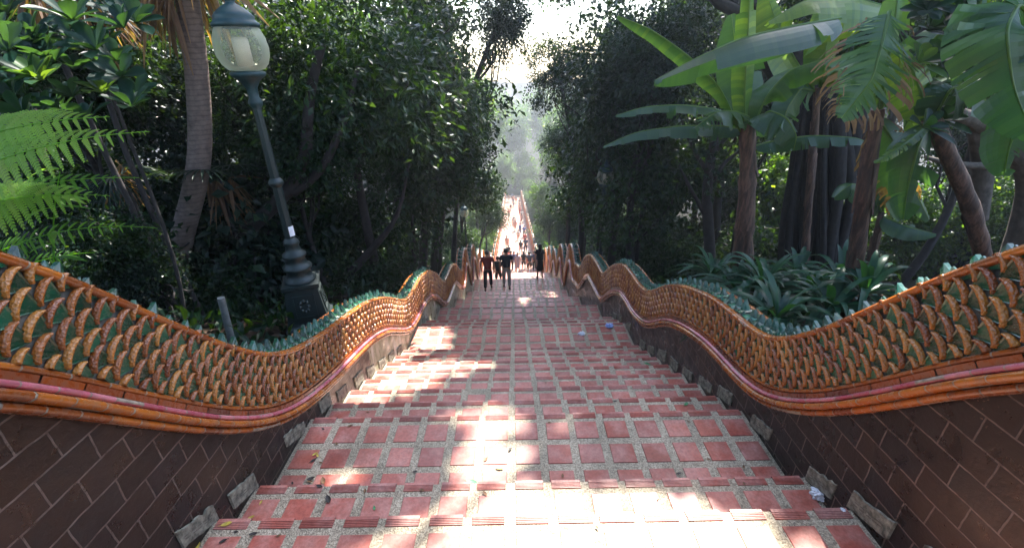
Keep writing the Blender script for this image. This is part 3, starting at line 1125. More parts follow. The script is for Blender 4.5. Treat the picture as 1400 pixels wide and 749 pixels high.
# left background
tree_px('a', 60, 110, 6.5, 150, 'dark tree in the upper left corner behind the broad-leaved shrub', group=GL)
tree_px('b', 230, 160, 8, 130, 'dark tree behind the ringed leaning trunk', group=GL)
tree_px('a', 180, 300, 7.5, 120, 'deep shaded tree behind the bright fern', group=GL)
tree_px('s', 260, 400, 6.0, 90, 'dark bush behind the short steel pipe', 'bush', 'bush', 'bushes behind the balustrades')
tree_px('t', 110, 370, 5.0, 90, 'dark bush below the ferns', 'bush', 'bush', 'bushes behind the balustrades')
tree_px('s', 135, 330, 4.3, 75, 'dark bush close behind the left balustrade between the fern and the ringed trunk', 'bush', 'bush', 'bushes behind the balustrades')
tree_px('t', 205, 385, 4.4, 60, 'dark low bush just left of the steel pipe', 'bush', 'bush', 'bushes behind the balustrades')
tree_px('c', 330, 150, 7.8, 80, 'dark leafy tree between the ringed trunk and the lantern', group=GL)
tree_px('b', 682, 30, 15, 64, 'leafy bough tree reaching into the top of the gap from the left', group=GL)
tree_px('b', 764, 105, 19, 56, 'dark leaning tree at the right lip of the bright gap', group=GR)
tree_px('c', 672, 292, 31, 27, 'dark little tree overhanging the left rail behind the two men', group=GL)
tree_px('c', 752, 296, 33, 24, 'dark little tree overhanging the right rail behind the woman in black', group=GR)
tree_px('a', 1335, 205, 16, 75, 'dark tree far back between the crooked limbs and the stout mottled banana stem', group=GR)
tree_px('a', 85, 225, 9, 90, 'dark tree far back behind the tips of the bright fern', group=GL)
tree_px('t', 340, 330, 7.5, 75, 'dark bush left of the lamp base', 'bush', 'bush', 'bushes behind the balustrades')

# forest behind: rows of further trees, real distance and size
rf = np.random.default_rng(77)
words_side = {-1: 'left', 1: 'right'}
k = 0
for side in (-1, 1):
    for row, (dx, sc_) in enumerate(((6.0, 1.0), (10, 1.25), (16, 1.5), (25, 1.9))):
        for D in np.arange(13 + row * 2.5, 112, 8 + row * 3.0):
            x = XC + side * (dx + rf.normal() * .8 + (1.6 if row == 0 and D > 30 else 0) + (1.5 if row == 0 else 0))
            yy = D + rf.normal() * 1.2
            kind = ('a', 'b', 'c', 'y')[rf.integers(0, 3 if (D < 40 and side < 0) else 4)]
            s_ = sc_ * rf.uniform(.95, 1.25) * (1 + (D > 35) * .35)
            place_tree('forest_tree', PROTO[kind], (x, yy, gz(x, yy) - .3), (s_, s_, s_ * rf.uniform(1.1, 1.5)), rf.uniform(0, 6.3),
                       f'one of the forest trees in the dense growth {words_side[side]} of the stairway', 'tree', f'forest trees on the {words_side[side]}')
            k += 1
    for D in np.arange(9, 60, 4.2):
        for dx in (4.2, 8.5, 14):
            x = XC + side * (dx + .9 + abs(rf.normal()) * .7 + D * .03); yy = D + rf.normal()
            if side > 0 and D < 13 and dx < 9: continue
            s_ = rf.uniform(1.0, 1.5) * (1 + dx * .03)
            place_tree('undergrowth_bush', PROTO[('s', 't', 's', 'z')[rf.integers(0, 4 if side > 0 else 3)]], (x, yy, gz(x, yy) - .2), s_, rf.uniform(0, 6.3),
                       f'one of the shaded bushes under the forest trees {words_side[side]} of the stairway', 'bush', f'undergrowth on the {words_side[side]}')
for side in (-1, 1):
    # trees pressing on the rails of the far flights
    for i, D in enumerate(np.arange(33, 112, 3.6)):
        x = XC + side * (3.35 + abs(rf.normal()) * .5); yy = D + rf.normal() * .8
        s_ = rf.uniform(.7, 1.0)
        kd = ('z', 't', 'z', 's')[rf.integers(0, 4)] if i % 2 else ('y', 'b')[rf.integers(0, 2)]
        s_ = s_ * (1.25 if kd in 'zts' else .62)
        place_tree('wayside_tree' if kd in 'yb' else 'undergrowth_bush', PROTO[kd], (x, yy, gz(x, yy) - .2), s_, rf.uniform(0, 6.3),
                   f'one of the {"small trees" if kd in "yb" else "leafy bushes"} close to the {words_side[side]} rail of the far flights', 'tree' if kd in 'yb' else 'bush',
                   f'{"small trees" if kd in "yb" else "bushes"} along the {words_side[side]} rail of the far flights')
    # the forest goes on to the sides
    for (x_, n_) in ((42, 5), (62, 5), (95, 6), (140, 6)):
        for D in np.linspace(18, 150, n_):
            x = side * (x_ + rf.normal() * 3); yy = D + rf.normal() * 5
            s_ = (2.6 + x_ * .022) * rf.uniform(.9, 1.1)
            place_tree('forest_tree', PROTO[('a', 'b', 'y')[rf.integers(0, 3 if side > 0 else 2)]], (x, yy, gz(x, yy) - .5), s_, rf.uniform(0, 6.3),
                       f'one of the forest trees in the dense growth {words_side[side]} of the stairway', 'tree', f'forest trees on the {words_side[side]}')
# leaf litter and seedlings on the banks
r_ = np.random.default_rng(88)
n = 15000
sd2 = np.where(r_.random(n) < .5, -1, 1)
lx = XC + sd2 * (2.3 + np.abs(r_.normal(size=n)) * 3.2); ly = r_.uniform(1, 30, n)
lz = ground_z(lx, ly) + r_.uniform(.01, .05, n)
mb = MB()
ld = r_.normal(size=(n, 3)); ld[:, 2] *= .25
mb.inst(LEAF_V * np.array([1.2, 1, 1]), LEAF_T, None, rot_from(ld, r_.normal(size=n) * .4) * r_.uniform(.05, .15, n)[:, None, None], np.stack([lx, ly, lz], 1), 0, r_.random(n))
nl = 7000
lx = XC + np.where(r_.random(nl) < .6, -1, 1) * (2.35 + np.abs(r_.normal(size=nl)) * 2.2); ly = r_.uniform(1.5, 26, nl)
ld = r_.normal(size=(nl, 3)) * .6; ld[:, 2] += .8
mb.inst(BROAD_V, BROAD_T, BROAD_Q, rot_from(ld, r_.normal(size=nl)) * r_.uniform(.10, .22, nl)[:, None, None], np.stack([lx, ly, ground_z(lx, ly) + r_.uniform(0, .28, nl)], 1), 1, r_.random(nl) * .6)
tag(mb.build('ground_cover', [M_LITTER, M_LEAF]), 'dead leaves and dark seedlings covering the forest floor', kind='stuff')
# trees across the valley, closing the view
for i, x in enumerate(np.linspace(-70, 70, 17)):
    yy = 128 + rf.normal() * 5
    s_ = rf.uniform(3.0, 3.8) * (0.85 if abs(x) < 9 else 1.1)
    place_tree('forest_tree', PROTO['y' if abs(x) < 20 else 'b'], (x, yy, gz(x, yy) - 1), s_, rf.uniform(0, 6.3),
               'one of the distant pale trees closing the view below the stairs', 'tree', 'distant trees below the stairs')

rs0 = np.random.default_rng(99)
# ------------------------------------------------------------------ canopy out of view, leaves placed and left out to shape the dappled shade
def sun_hit(p):
    """where the sun ray through p meets the stairs' average plane (x, y)"""
    t_ = 0.0
    q = p.copy()
    for _ in range(14):
        h = q[:, 2] - (stair_z(q[:, 1]) + .35)
        q = q - SUNV * (h / (SUNV[2] - .405 * SUNV[1] * -1 if False else SUNV[2]))[:, None] * .8
    return q[:, 0], q[:, 1]

# sunlit openings on the stairs: x, y, rx, ry (metres)
LIT = [(-.35, 1.9, .35, .35), (-.25, 3.2, .45, .3), (.9, 1.9, .6, .22), (.9, 1.45, 1.0, .32), (-.05, 2.4, .3, .4), (-1.1, 5.0, .8, .5), (-1.5, 6.6, .5, .5), (.55, 1.75, .75, .16), (1.0, 1.5, 1.05, .48), (.7, 2.05, .8, .28), (-.10, 1.95, .40, .25), (-.15, 2.75, .28, .40), (-1.75, 4.4, .9, .75), (-1.9, 5.9, .55, .7),
       (-1.3, 8.3, .55, .30), (-1.0, 13.6, .9, .9), (1.05, 14.2, .7, .7), (.3, 12.6, .3, .9), (-.5, 24, 3, 1.2), (0, 45, 4, 13), (0, 75, 5, 16), (0, 104, 5, 12), (.9, 9.7, .25, .6), (.1, 10.2, .22, .3),
       (-2.15, 3.6, .12, .9), (-2.1, 7.2, .3, 1.1), (-2.15, 10.6, .3, 1.3), (2.1, 1.0, .25, .5), (-1.2, 2.6, .22, .12), (-.8, 1.5, .25, .3), (.5, 3.0, .10, .3), (2.2, 9, .1, 2)]


def lit_prob(hx, hy):
    v = np.zeros(len(hx))
    for (a, b, ra, rb) in LIT:
        d = np.sqrt(((hx - a) / ra) ** 2 + ((hy - b) / rb) ** 2)
        v = np.maximum(v, np.clip(1.35 - d, 0, .35) / .35)
    return v


def canopy(name, label, cx0, cx1, y0c, y1c, z0, z1, n, foot, knots, seed, matl, cull=0):
    r_ = np.random.default_rng(seed)
    p = np.stack([r_.uniform(cx0, cx1, n), r_.uniform(y0c, y1c, n), np.zeros(n)], 1)
    p[:, 2] = stair_z(p[:, 1]) + r_.uniform(z0, z1, n)
    root = empty(name, foot, label, 'tree', 'unseen crowns shaped to dapple the stairs')
    loc = np.array(foot, float)
    per = 14
    C = np.repeat(p, per, 0) + r_.normal(size=(n * per, 3)) * .22
    hx, hy = sun_hit(C)
    keep = r_.random(len(C)) > lit_prob(hx, hy)
    C = C[keep]
    if cull:
        C = C[C[:, 0] > XC + cull * (C[:, 1] - 4)]
    ld = r_.normal(size=C.shape); ld[:, 2] -= .3
    # leaves lie roughly across the light
    M_ = rot_from(ld - SUNV * (ld @ SUNV)[:, None] * .7, r_.uniform(-.7, .7, len(C))) * (r_.uniform(.16, .27, len(C)))[:, None, None]
    mb = MB()
    mb.inst(LEAF_V * np.array([1.3, 1, 1]), LEAF_T, None, M_, C, 0, r_.random(len(C)) * .8)
    mb.build('crown', matl, root, loc=loc)
    tm = MB()
    limb(tm, foot, knots[0], .22, .14, r_, .03, 10, 10)
    for kx in knots[1:]:
        P_ = limb(tm, knots[0], kx, .12, .04, r_, .08, 10, 7)
        for q in range(8):
            e = P_[r_.integers(3, 10)] + r_.normal(size=3) * np.array([1.3, 1.3, .5])
            limb(tm, P_[r_.integers(3, 10)], e, .03, .01, r_, .1, 5, 5)
    tm.build('trunk', M_BARKD, root, loc=loc, smooth=True)


def canopy_at(D0, D1, h0, h1, n, label, fx, seed, matl, xa=-5, xb=6.5, cull=0):
    """leaf layer whose shade falls on the stairs between D0 and D1"""
    hm = (h0 + h1) / 2
    k_ = hm / math.tan(SUN_EL)
    dy, dx = k_ * cos(SUN_AZ) * .72, k_ * sin(SUN_AZ) * .72
    fy = (D0 + D1) / 2 + dy
    foot = (fx, fy, gz(fx, fy) - .3)
    zt = stair_z(fy) + hm
    knots = [(fx * .85, fy, zt - 2.0), (fx * .3, fy - 2, zt), (fx * .2, fy + 2.0, zt), (fx * .35, fy + .5, zt + .3), (fx * .8, fy + 3, zt)]
    canopy('dapple_canopy', label, xa + dx, xb + dx, D0 + dy, D1 + dy, h0, h1, n, foot, knots, seed, matl, cull)


canopy_at(-1.5, 8.5, 17, 20, 3600, 'tall tree from the right, its unseen crown shaped to dapple the nearest steps', 9.5, 301, M_LEAF, -2.9, 3.4)
canopy_at(8.5, 20, 17, 20, 3300, 'tall tree farther down the right bank, its unseen crown shaped to dapple the middle steps', 9.0, 302, M_LEAFB, -2.2, 2.9)

# trees added beside and behind the viewer, out of view, to shut out sky
for (x, yy, zc_, s_, kd, lb) in ((-6.5, 3.0, 6.0, 1.7, 'a', 'tree added over the upper left bank beside the fern to shut out sky'), (-5.5, -2.5, 5.5, 1.6, 'b', 'unseen tree added on the left bank behind the viewpoint to shut out sky'),
                                 (-7.5, 8.0, 5.5, 1.8, 'b', 'tree added above the lamp post on the left bank to shut out sky'), 
                                 (6.5, -3.5, 6.0, 1.6, 'b', 'unseen tree added on the right bank behind the viewpoint to shut out sky'), 
                                 (-3.2, -5.5, 5.5, 1.5, 'a', 'unseen tree added left of the top landing behind the viewpoint to shut out sky'), (3.5, -6.5, 5.5, 1.4, 'a', 'unseen tree added right of the top landing behind the viewpoint to shut out sky')):
    g = gz(x, yy) - .3
    place_tree('broadleaf_tree', PROTO[kd], (x, yy, g), (s_, s_, (zc_ - g) / PH[kd]), rs0.uniform(0, 6.28), lb, 'tree', 'trees added round the head of the stairs to shut out sky')

# ------------------------------------------------------------------ ringed leaning palm on the left
def bent(pix, D):
    return np.array([at(u, v_, D_) for (u, v_), D_ in zip(pix, D)])

def smooth_path(P_, n=24):
    P_ = np.asarray(P_, float)
    t_ = np.linspace(0, 1, len(P_)); q = np.linspace(0, 1, n)
    out = np.stack([np.interp(q, t_, P_[:, i]) for i in range(3)], 1)
    for _ in range(int(n / 4)):
        out[1:-1] = (out[:-2] + 2 * out[1:-1] + out[2:]) / 4
    return out


def dry_fan(mb, c, d, n, ln, r_, mat=0):
    """hanging dead palm fan: narrow folded strips fanning from c around direction d"""
    d = np.asarray(d, float); d /= np.linalg.norm(d)
    for i in range(n):
        e = d + r_.normal(size=3) * .38
        e /= np.linalg.norm(e)
        L_ = ln * r_.uniform(.6, 1.1)
        sidev = np.cross(e, r_.normal(size=3)); sidev /= np.linalg.norm(sidev)
        nv = np.cross(e, sidev)
        wd = .022 * L_ / .5
        rows = []
        for q in np.linspace(0, 1, 6):
            p = c + e * L_ * q + np.array([0, 0, -.25 * L_ * q * q])
            ww = wd * (sin(pi * min(1, q * .85 + .12)) + .05)
            rows.append([p - sidev * ww, p + nv * ww * .4, p + sidev * ww])
        mb.grid(np.array(rows), mat, r_.random())


def green_fan(mb, c, d, up_, n, ln, r_, mat=0):
    d = np.asarray(d, float); d /= np.linalg.norm(d)
    s_ = np.cross(d, up_); s_ /= np.linalg.norm(s_)
    for i in range(n):
        a = (i / (n - 1) - .5) * 3.6
        e = d * cos(a) + s_ * sin(a)
        L_ = ln * (1 - .18 * abs(sin(a))) * r_.uniform(.92, 1.05)
        nv = np.cross(e, s_ if abs(cos(a)) > .2 else d); nv /= np.linalg.norm(nv) + 1e-9
        sv = np.cross(e, nv)
        rows = []
        for q in np.linspace(0, 1, 6):
            p = c + e * L_ * q + np.array([0, 0, -.35 * L_ * q ** 2.2])
            ww = .030 * L_ * (sin(pi * min(1, q * .75 + .2)))
            rows.append([p - sv * ww, p + nv * ww * .5, p + sv * ww])
        mb.grid(np.array(rows), mat, r_.random() * .7)


r_ = np.random.default_rng(5)
pp = smooth_path(bent([(247, -60), (256, 0), (266, 60), (272, 130), (275, 190), (272, 240), (258, 290), (246, 330), (240, 380), (238, 430)], [6.4] * 10), 30)
foot = pp[-1]
root = empty('palm_tree', foot, 'pale ringed palm trunk bending beside the big lamp post, dead fans hanging at its head', 'palm tree')
mb = MB(); mb.tube(pp, np.linspace(.125, .17, len(pp)), 14)
mb.build('trunk', M_PALM, root, loc=foot, smooth=True)
mb = MB()
top = pp[0]
for i in range(9):
    a = r_.uniform(0, 2 * pi)
    c = top + np.array([cos(a) * .25, sin(a) * .25 - .1, r_.uniform(-.1, .4)])
    dry_fan(mb, c, (cos(a) * .9 - .4, sin(a) * .6, -.8), 14, .85, r_)
for (u, v_) in ((225, -20), (205, -15), (235, -40)):
    dry_fan(mb, at(u, v_, 6.2), (-.45, -.1, -.8), 14, .75, r_)
mb.build('dead_fans', M_DRY, root, loc=foot)
mb = MB()
for i in range(12):
    a = i * .52
    c = top + np.array([cos(a) * .9, sin(a) * .9, .9])
    green_fan(mb, c, (cos(a), sin(a), .1), np.array([0, 0, 1.]), 22, 1.0, r_)
mb.build('fans', M_LEAFB, root, loc=foot)

def fan_palm(u, v_, D, label, ndry, ngreen, ln, h=None, drydir=(0, 0, -1)):
    c = at(u, v_, D)
    foot = (float(c[0]), float(c[1]), gz(c[0], c[1]) - .2)
    root = empty('fan_palm', foot, label, 'palm', 'low fan palms on the left')
    mb = MB(); limb(mb, foot, c, .032, .028, r_, .03, 8, 8)
    mb.build('stem', M_BARKD, root, loc=foot, smooth=True)
    if ngreen:
        mb = MB()
        for i in range(ngreen):
            a = r_.uniform(0, 2 * pi)
            e = np.array([cos(a), sin(a), r_.uniform(-.2, .7)])
            pc = c + e * .55 * ln
            mb.tube([c, (c + pc) / 2 + np.array([0, 0, .05]), pc], .008, 4)
            green_fan(mb, pc, e + np.array([0, 0, -.3]), np.array([0, .3, 1.]), 20, ln, r_)
        mb.build('fans', M_LEAFB, root, loc=foot)
    if ndry:
        mb = MB()
        for i in range(ndry):
            e = np.array(drydir) + r_.normal(size=3) * .25
            dry_fan(mb, c + r_.normal(size=3) * .12 * ln, e, 15, ln * .9, r_)
        mb.build('dead_fans', M_DRY, root, loc=foot)


fan_palm(300, 245, 6.8, 'fan palm right of the ringed trunk with brown dead fans hanging', 4, 5, .70)
fan_palm(115, -15, 5.4, 'fan palm in the top left corner with long brown dead fans', 5, 3, .62)
fan_palm(165, 240, 5.6, 'small fan palm in the dark between the fern and the ringed trunk', 3, 4, .45)
fan_palm(35, -40, 4.8, 'fan palm at the extreme upper left edge with a few dead strips', 3, 3, .55)

# curved branch tree behind the lamp
root_p = at(225, 470, 6.9)
root = empty('leaning_tree', root_p, 'dark tree whose crooked limb curves up behind the lamp post', 'tree')
mb = MB()
mb.tube(smooth_path(bent([(215, 480), (250, 410), (300, 355), (350, 300), (400, 262), (425, 210), (415, 150), (440, 60)], [7.0] * 8)), np.linspace(.17, .06, 24), 10)
mb.tube(smooth_path(bent([(400, 262), (440, 235), (470, 170), (490, 90)], [7.0, 7.1, 7.3, 7.5]), 14), np.linspace(.09, .03, 14), 8)
mb.tube(smooth_path(bent([(455, 400), (500, 350), (545, 300), (560, 220)], [8.3] * 4), 14), np.linspace(.11, .012, 14), 8)
mb.build('limbs', M_BARKD, root, loc=root_p, smooth=True)
mb = MB()
cc = np.array([at(430 + rf.normal() * 35, 110 + rf.normal() * 60, 7.2 + rf.normal() * .4) for _ in range(70)])
leaf_cloud(mb, cc, 26, .25, .13, 0, cc.mean(0), shape='broad')
mb.build('crown', M_LEAF, root, loc=root_p)


# twigs of near foliage: big pendant leaves on the left mass
def spray(u, v_, D, n, ln, label, matl, size=.16, seed=1, drop=-.5):
    r_ = np.random.default_rng(seed)

# ------------------------------------------------------------------ broad-leaved shrub, upper left
def rosette(mb, c, axis, n, ln, r_, tint):
    axis = np.asarray(axis, float); axis /= np.linalg.norm(axis)
    s1 = np.cross(axis, [0.3, .2, 1.]); s1 /= np.linalg.norm(s1)
    s2 = np.cross(axis, s1)
    for i in range(n):
        a = i * 2.4 + r_.normal() * .15
        el = .35 + .75 * (i / n)
        e = (s1 * cos(a) + s2 * sin(a)) * cos(el) + axis * sin(el)
        sd_ = np.cross(e, axis); sd_ /= np.linalg.norm(sd_)
        nv = np.cross(sd_, e)
        L_ = ln * r_.uniform(.75, 1.1)
        rows = []
        for q in np.linspace(0, 1, 8):
            ww = L_ * .24 * (q ** .9) * max(0, (1 - q ** 5)) * 1.25 + .004
            p = c + e * L_ * q - nv * L_ * .22 * q * q * (-1)
            p = c + e * L_ * q + np.array([0, 0, -.18 * L_ * q * q])
            rows.append([p - sd_ * ww + nv * ww * .25, p - sd_ * ww * .5 + nv * ww * .05, p - nv * .003, p + sd_ * ww * .5 + nv * ww * .05, p + sd_ * ww + nv * ww * .25])
        mb.grid(np.array(rows), 0, np.clip(tint + r_.normal() * .1, 0, 1))


def rosette_shrub(name, label, spots, D, ln, seed, matl, bright=(), group=None):
    r_ = np.random.default_rng(seed)
    cs = [at(u, v_, D + r_.normal() * .35) for u, v_ in spots]
    c0 = np.mean(cs, 0)
    foot = np.array([c0[0], c0[1] + .2, gz(c0[0], c0[1]) - .1])
    root = empty(name, foot, label, 'shrub', group)
    lb, sb_ = MB(), MB()
    for i, c in enumerate(cs):
        ax = (c - foot) * np.array([.5, .5, .35]) + np.array([0, -.45, .5]) + r_.normal(size=3) * .25
        rosette(lb, c, ax, r_.integers(8, 12), ln, r_, .95 if i in bright else r_.uniform(.1, .6))
    lb.build('leaves', matl, root, loc=foot, smooth=True)
    limb(sb_, foot, c0 + np.array([0, .45, 0]), .022, .014, r_, .03, 10, 8)
    sb_.build('trunk', M_BARKD, root, loc=foot, smooth=True)


rs = np.random.default_rng(8)
sp = [(58, 110), (142, 128), (45, 50), (110, 70), (12, 70), (85, 150), (20, 135), (120, 165), (165, 105), (100, 30), (50, 175), (150, 60), (10, 20), (185, 135), (75, 85), (30, 95)]
sp += [(rs.uniform(-40, 190), rs.uniform(10, 200)) for _ in range(26)]
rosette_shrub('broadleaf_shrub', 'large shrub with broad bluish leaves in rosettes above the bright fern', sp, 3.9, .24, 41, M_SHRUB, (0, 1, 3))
sp = [(rs.uniform(360, 560), rs.uniform(60, 330)) for _ in range(22)]

# ------------------------------------------------------------------ ferns, left
def frond(mb, base, tip, sag, wid, r_, npair=22, fine=True, tint=.5, face=(0, 0, 1)):
    base, tip = np.asarray(base), np.asarray(tip)
    t_ = np.linspace(0, 1, 30)
    P_ = base + (tip - base) * t_[:, None] + np.array([0, 0, 1.]) * (sag * 4 * t_ * (1 - t_))[:, None]
    mb.tube(P_, np.linspace(.005, .0015, 30), 5, 0, .8)
    ax = (tip - base) / np.linalg.norm(tip - base)
    face = np.asarray(face, float)
    for i in range(npair):
        q = .10 + .88 * i / (npair - 1)
        c = np.array([np.interp(q, t_, P_[:, j]) for j in range(3)])
        c2 = np.array([np.interp(min(1, q + .03), t_, P_[:, j]) for j in range(3)])
        tg = c2 - c if np.linalg.norm(c2 - c) > 1e-5 else ax
        tg = tg / np.linalg.norm(tg)
        nv = face - tg * np.dot(face, tg); nv /= np.linalg.norm(nv)
        sd_ = np.cross(tg, nv)
        L_ = wid * (sin(pi * min(1, (q * .80 + .22))) ** .9) * r_.uniform(.93, 1.05)
        L_ = max(L_, wid * .10)
        for s_ in (-1, 1):
            e = sd_ * s_ * .90 + tg * (.30 + .5 * q) ; e = e / np.linalg.norm(e)
            bw = np.cross(e, nv)
            tn = np.clip(tint + r_.normal() * .12, 0, 1)
            if fine:
                m_ = 13
                V, T_ = [], []
                for k_ in range(m_):
                    f = k_ / m_
                    cc_ = c + e * L_ * f + np.array([0, 0, -.30 * L_ * f * f])
                    cn = c + e * L_ * (f + 1.0 / m_) + np.array([0, 0, -.30 * L_ * (f + 1. / m_) ** 2])
                    hw_ = L_ * .17 * (1 - f) ** .5
                    for b_ in (-1, 1):
                        n0 = len(V)
                        V += [cc_, cn * .92 + cc_ * .08, cc_ + bw * b_ * hw_ + (cn - cc_) * 1.15 - nv * hw_ * .12]
                        T_.append((n0, n0 + 1, n0 + 2) if b_ * s_ > 0 else (n0, n0 + 2, n0 + 1))
                        V += [cc_, cc_ + bw * b_ * hw_ * .95 + (cn - cc_) * .55, cc_ + bw * b_ * hw_ + (cn - cc_) * 1.15 - nv * hw_ * .12]
                        T_.append((n0 + 3, n0 + 4, n0 + 5))
                mb.add(V, T_, None, 0, tn)
            else:
                rows = []
                for f in np.linspace(0, 1, 6):
                    cc_ = c + e * L_ * f + np.array([0, 0, -.25 * L_ * f * f])
                    ww = L_ * .10 * sin(pi * min(1, f * .82 + .16))
                    rows.append([cc_ - bw * ww, cc_ + nv * ww * .3, cc_ + bw * ww])
                mb.grid(np.array(rows), 0, tn)


r_ = np.random.default_rng(17)
fb = at(-150, 330, 2.3)
root = empty('fern', fb, 'big bright green fern reaching in over the left balustrade from the left edge', 'fern', 'ferns over the left balustrade')
specs = [((-150, 300), (205, 180), .10, .20), ((-160, 250), (150, 160), .08, .24), ((-160, 330), (150, 268), .10, .22), ((-160, 260), (90, 148), .05, .22),
         ((-180, 380), (70, 265), .10, .22), ((-150, 330), (190, 243), .12, .15)]
for i, (b, t_, sg, wd) in enumerate(specs):
    mb = MB()
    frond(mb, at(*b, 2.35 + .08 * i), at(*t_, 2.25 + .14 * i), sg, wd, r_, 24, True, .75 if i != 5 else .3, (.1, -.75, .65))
    mb.build('frond', M_FERN, root, loc=fb)
fb = at(-60, 400, 2.9)
root = empty('fern', fb, 'lower fern with a single long frond below the big bright one', 'fern', 'ferns over the left balustrade')
for i, (b, t_, sg, wd) in enumerate([((-60, 380), (215, 312), .14, .13), ((-60, 400), (60, 330), .1, .16), ((-60, 420), (130, 345), .1, .13), ((-40, 420), (110, 390), .08, .10)]):
    mb = MB()
    frond(mb, at(*b, 2.9), at(*t_, 2.9 + .1 * i), sg, wd, r_, 20, False, .55 if i == 0 else .2, (.1, -.75, .65))
    mb.build('frond', M_FERN, root, loc=fb)

# slender weed with pointed leaves under the fern
fb = at(75, 400, 3.0)
root = empty('leafy_weed', fb, 'slender weed with long pointed leaves standing under the fern', 'weed')
mb = MB(); sm = MB()
st = smooth_path(bent([(78, 410), (72, 340), (74, 280), (82, 235)], [3.0] * 4), 12)
sm.tube(st, np.linspace(.007, .003, 12), 5)
for i in range(16):
    c = st[rs.integers(1, 12)]
    a = rs.uniform(0, 2 * pi)
    e = np.array([cos(a), sin(a) * .6, .15]); L_ = rs.uniform(.16, .30)
    sdv = np.cross(e, [0, 0, 1.]); sdv /= np.linalg.norm(sdv)
    rows = []
    for q in np.linspace(0, 1, 7):
        p = c + e * L_ * q + np.array([0, 0, .02 - .3 * L_ * q * q])
        ww = .028 * sin(pi * min(1, q * .9 + .06))
        rows.append([p - sdv * ww, p + np.array([0, 0, -.004]), p + sdv * ww])
    mb.grid(np.array(rows), 0, rs.random())
sm.build('stem', M_FERN, root, loc=fb, smooth=True)
mb.build('leaves', M_FERN, root, loc=fb)

# ------------------------------------------------------------------ banana plants
def banana_leaf(mb, pts, wmax, r_, tear=.25, fold=.25, tint=.5, droop=.3, edge_mat=None, normal=(0, 0, 1), gap=.0, n=46, tipw=.15):
    """pts: midrib path; blade of many side strips, joined except where torn"""
    P_ = smooth_path(pts, n)
    Tn = np.gradient(P_, axis=0); Tn /= np.linalg.norm(Tn, axis=1)[:, None]
    nrm = np.asarray(normal, float)
    mb.tube(P_, np.linspace(.016, .003, n), 6, 1, .9)
    for s_ in (-1, 1):
        grp = 0.0
        prev = None
        for i in range(1, n - 1):
            q0, q1 = i / n, (i + 1) / n
            def wf(q):
                return wmax * (sin(pi * min(1, max(0, q)) ** .75) ** .55 * (1 - .35 * q)) if q < 1 else 0
            if r_.random() < tear:
                grp = r_.normal() * .35
                prev = None
                g = gap
            else:
                g = 0
            rows = []
            for q, idx in ((q0 + g / n, i), (q1, i + 1)):
                c = P_[idx - 0] if idx < n else P_[-1]
                tg = Tn[min(idx, n - 1)]
                nv = nrm - tg * np.dot(nrm, tg); nv /= np.linalg.norm(nv) + 1e-9
                sd_ = np.cross(tg, nv) * s_
                ww = wf(q)
                row = []
                for f in np.linspace(0, 1, 6):
                    dd = sd_ * cos(fold + grp * f) + nv * (-sin(fold + grp * f))
                    row.append(c + dd * ww * f + tg * ww * f * .22 + np.array([0, 0, -droop * ww * f * f]))
                rows.append(row)
            if prev is not None: rows[0] = prev
            prev = rows[1]
            A = np.array(rows)
            if edge_mat is not None and r_.random() < .8:
                mb.grid(A[:, :5], 0, tint + r_.normal() * .06)
                B = A[:, 4:].copy()
                ext = (B[:, 1:] - B[:, :1]) * r_.uniform(.2, 1.1) + np.array([0, 0, -r_.uniform(0, .05)]) + r_.normal(size=3) * .008
                B = np.concatenate([B, B[:, -1:] + ext, B[:, -1:] + ext * 1.5 + np.array([0, 0, -.02])], 1)
                mb.grid(B, edge_mat, r_.random())
            else:
                mb.grid(A, 0, np.clip(tint + r_.normal() * .05, 0, 1))


def banana_plant(label, foot_px, top_px, D, r0, r1, leaves, seed, group='banana plants on the right', mats=None):
    r_ = np.random.default_rng(seed)
    top = at(*top_px, D); b = at(*foot_px, D)
    # carry the stem down to the ground
    g = gz(b[0], b[1])
    dirv = (b - top)
    kk = (g - .2 - top[2]) / (dirv[2]) if dirv[2] < -.1 else 1.0
    foot = top + dirv * max(1, kk)
    root = empty('banana_plant', foot, label, 'banana plant', group)
    mb = MB()
    P_ = smooth_path([foot, foot * .66 + top * .34 + r_.normal(size=3) * .03, foot * .33 + top * .67 + r_.normal(size=3) * .03, top], 22)
    rad = np.linspace(r0, r1, 22) * (1 + .06 * r_.normal(size=22))
    mb.tube(P_, rad, 12)
    # peeling sheath flaps
    for k_ in range(9):
        i = r_.integers(2, 19); a = r_.uniform(0, 2 * pi)
        o_ = np.array([cos(a), sin(a), 0]) * rad[i]
        L_ = r_.uniform(.3, .7)
        tg = (P_[-1] - P_[0]) / np.linalg.norm(P_[-1] - P_[0])
        sdv = np.cross(tg, o_); sdv /= np.linalg.norm(sdv)
        rows = []
        for q in np.linspace(0, 1, 5):
            c = P_[i] + o_ * (1.02 + .5 * q * q) - tg * L_ * q
            rows.append([c - sdv * .05 * (1 - q * .6), c + o_ * .15, c + sdv * .05 * (1 - q * .6)])
        mb.grid(np.array(rows), 0, r_.random())
    mb.build('stem', M_BSTEM, root, loc=foot, smooth=True)
    for lf in leaves:
        mb = MB()
        pts = [at(u, v_, D_) for (u, v_, D_) in lf['p']]
        banana_leaf(mb, pts, lf.get('w', .28), r_, lf.get('tear', .2), lf.get('fold', .3), lf.get('tint', .5), lf.get('droop', .3),
                    lf.get('edge'), lf.get('n', (0, 0, 1)), lf.get('gap', 0.0))
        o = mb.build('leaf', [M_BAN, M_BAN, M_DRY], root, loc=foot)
        if lf.get('label'): o['label'] = lf['label']
    return root


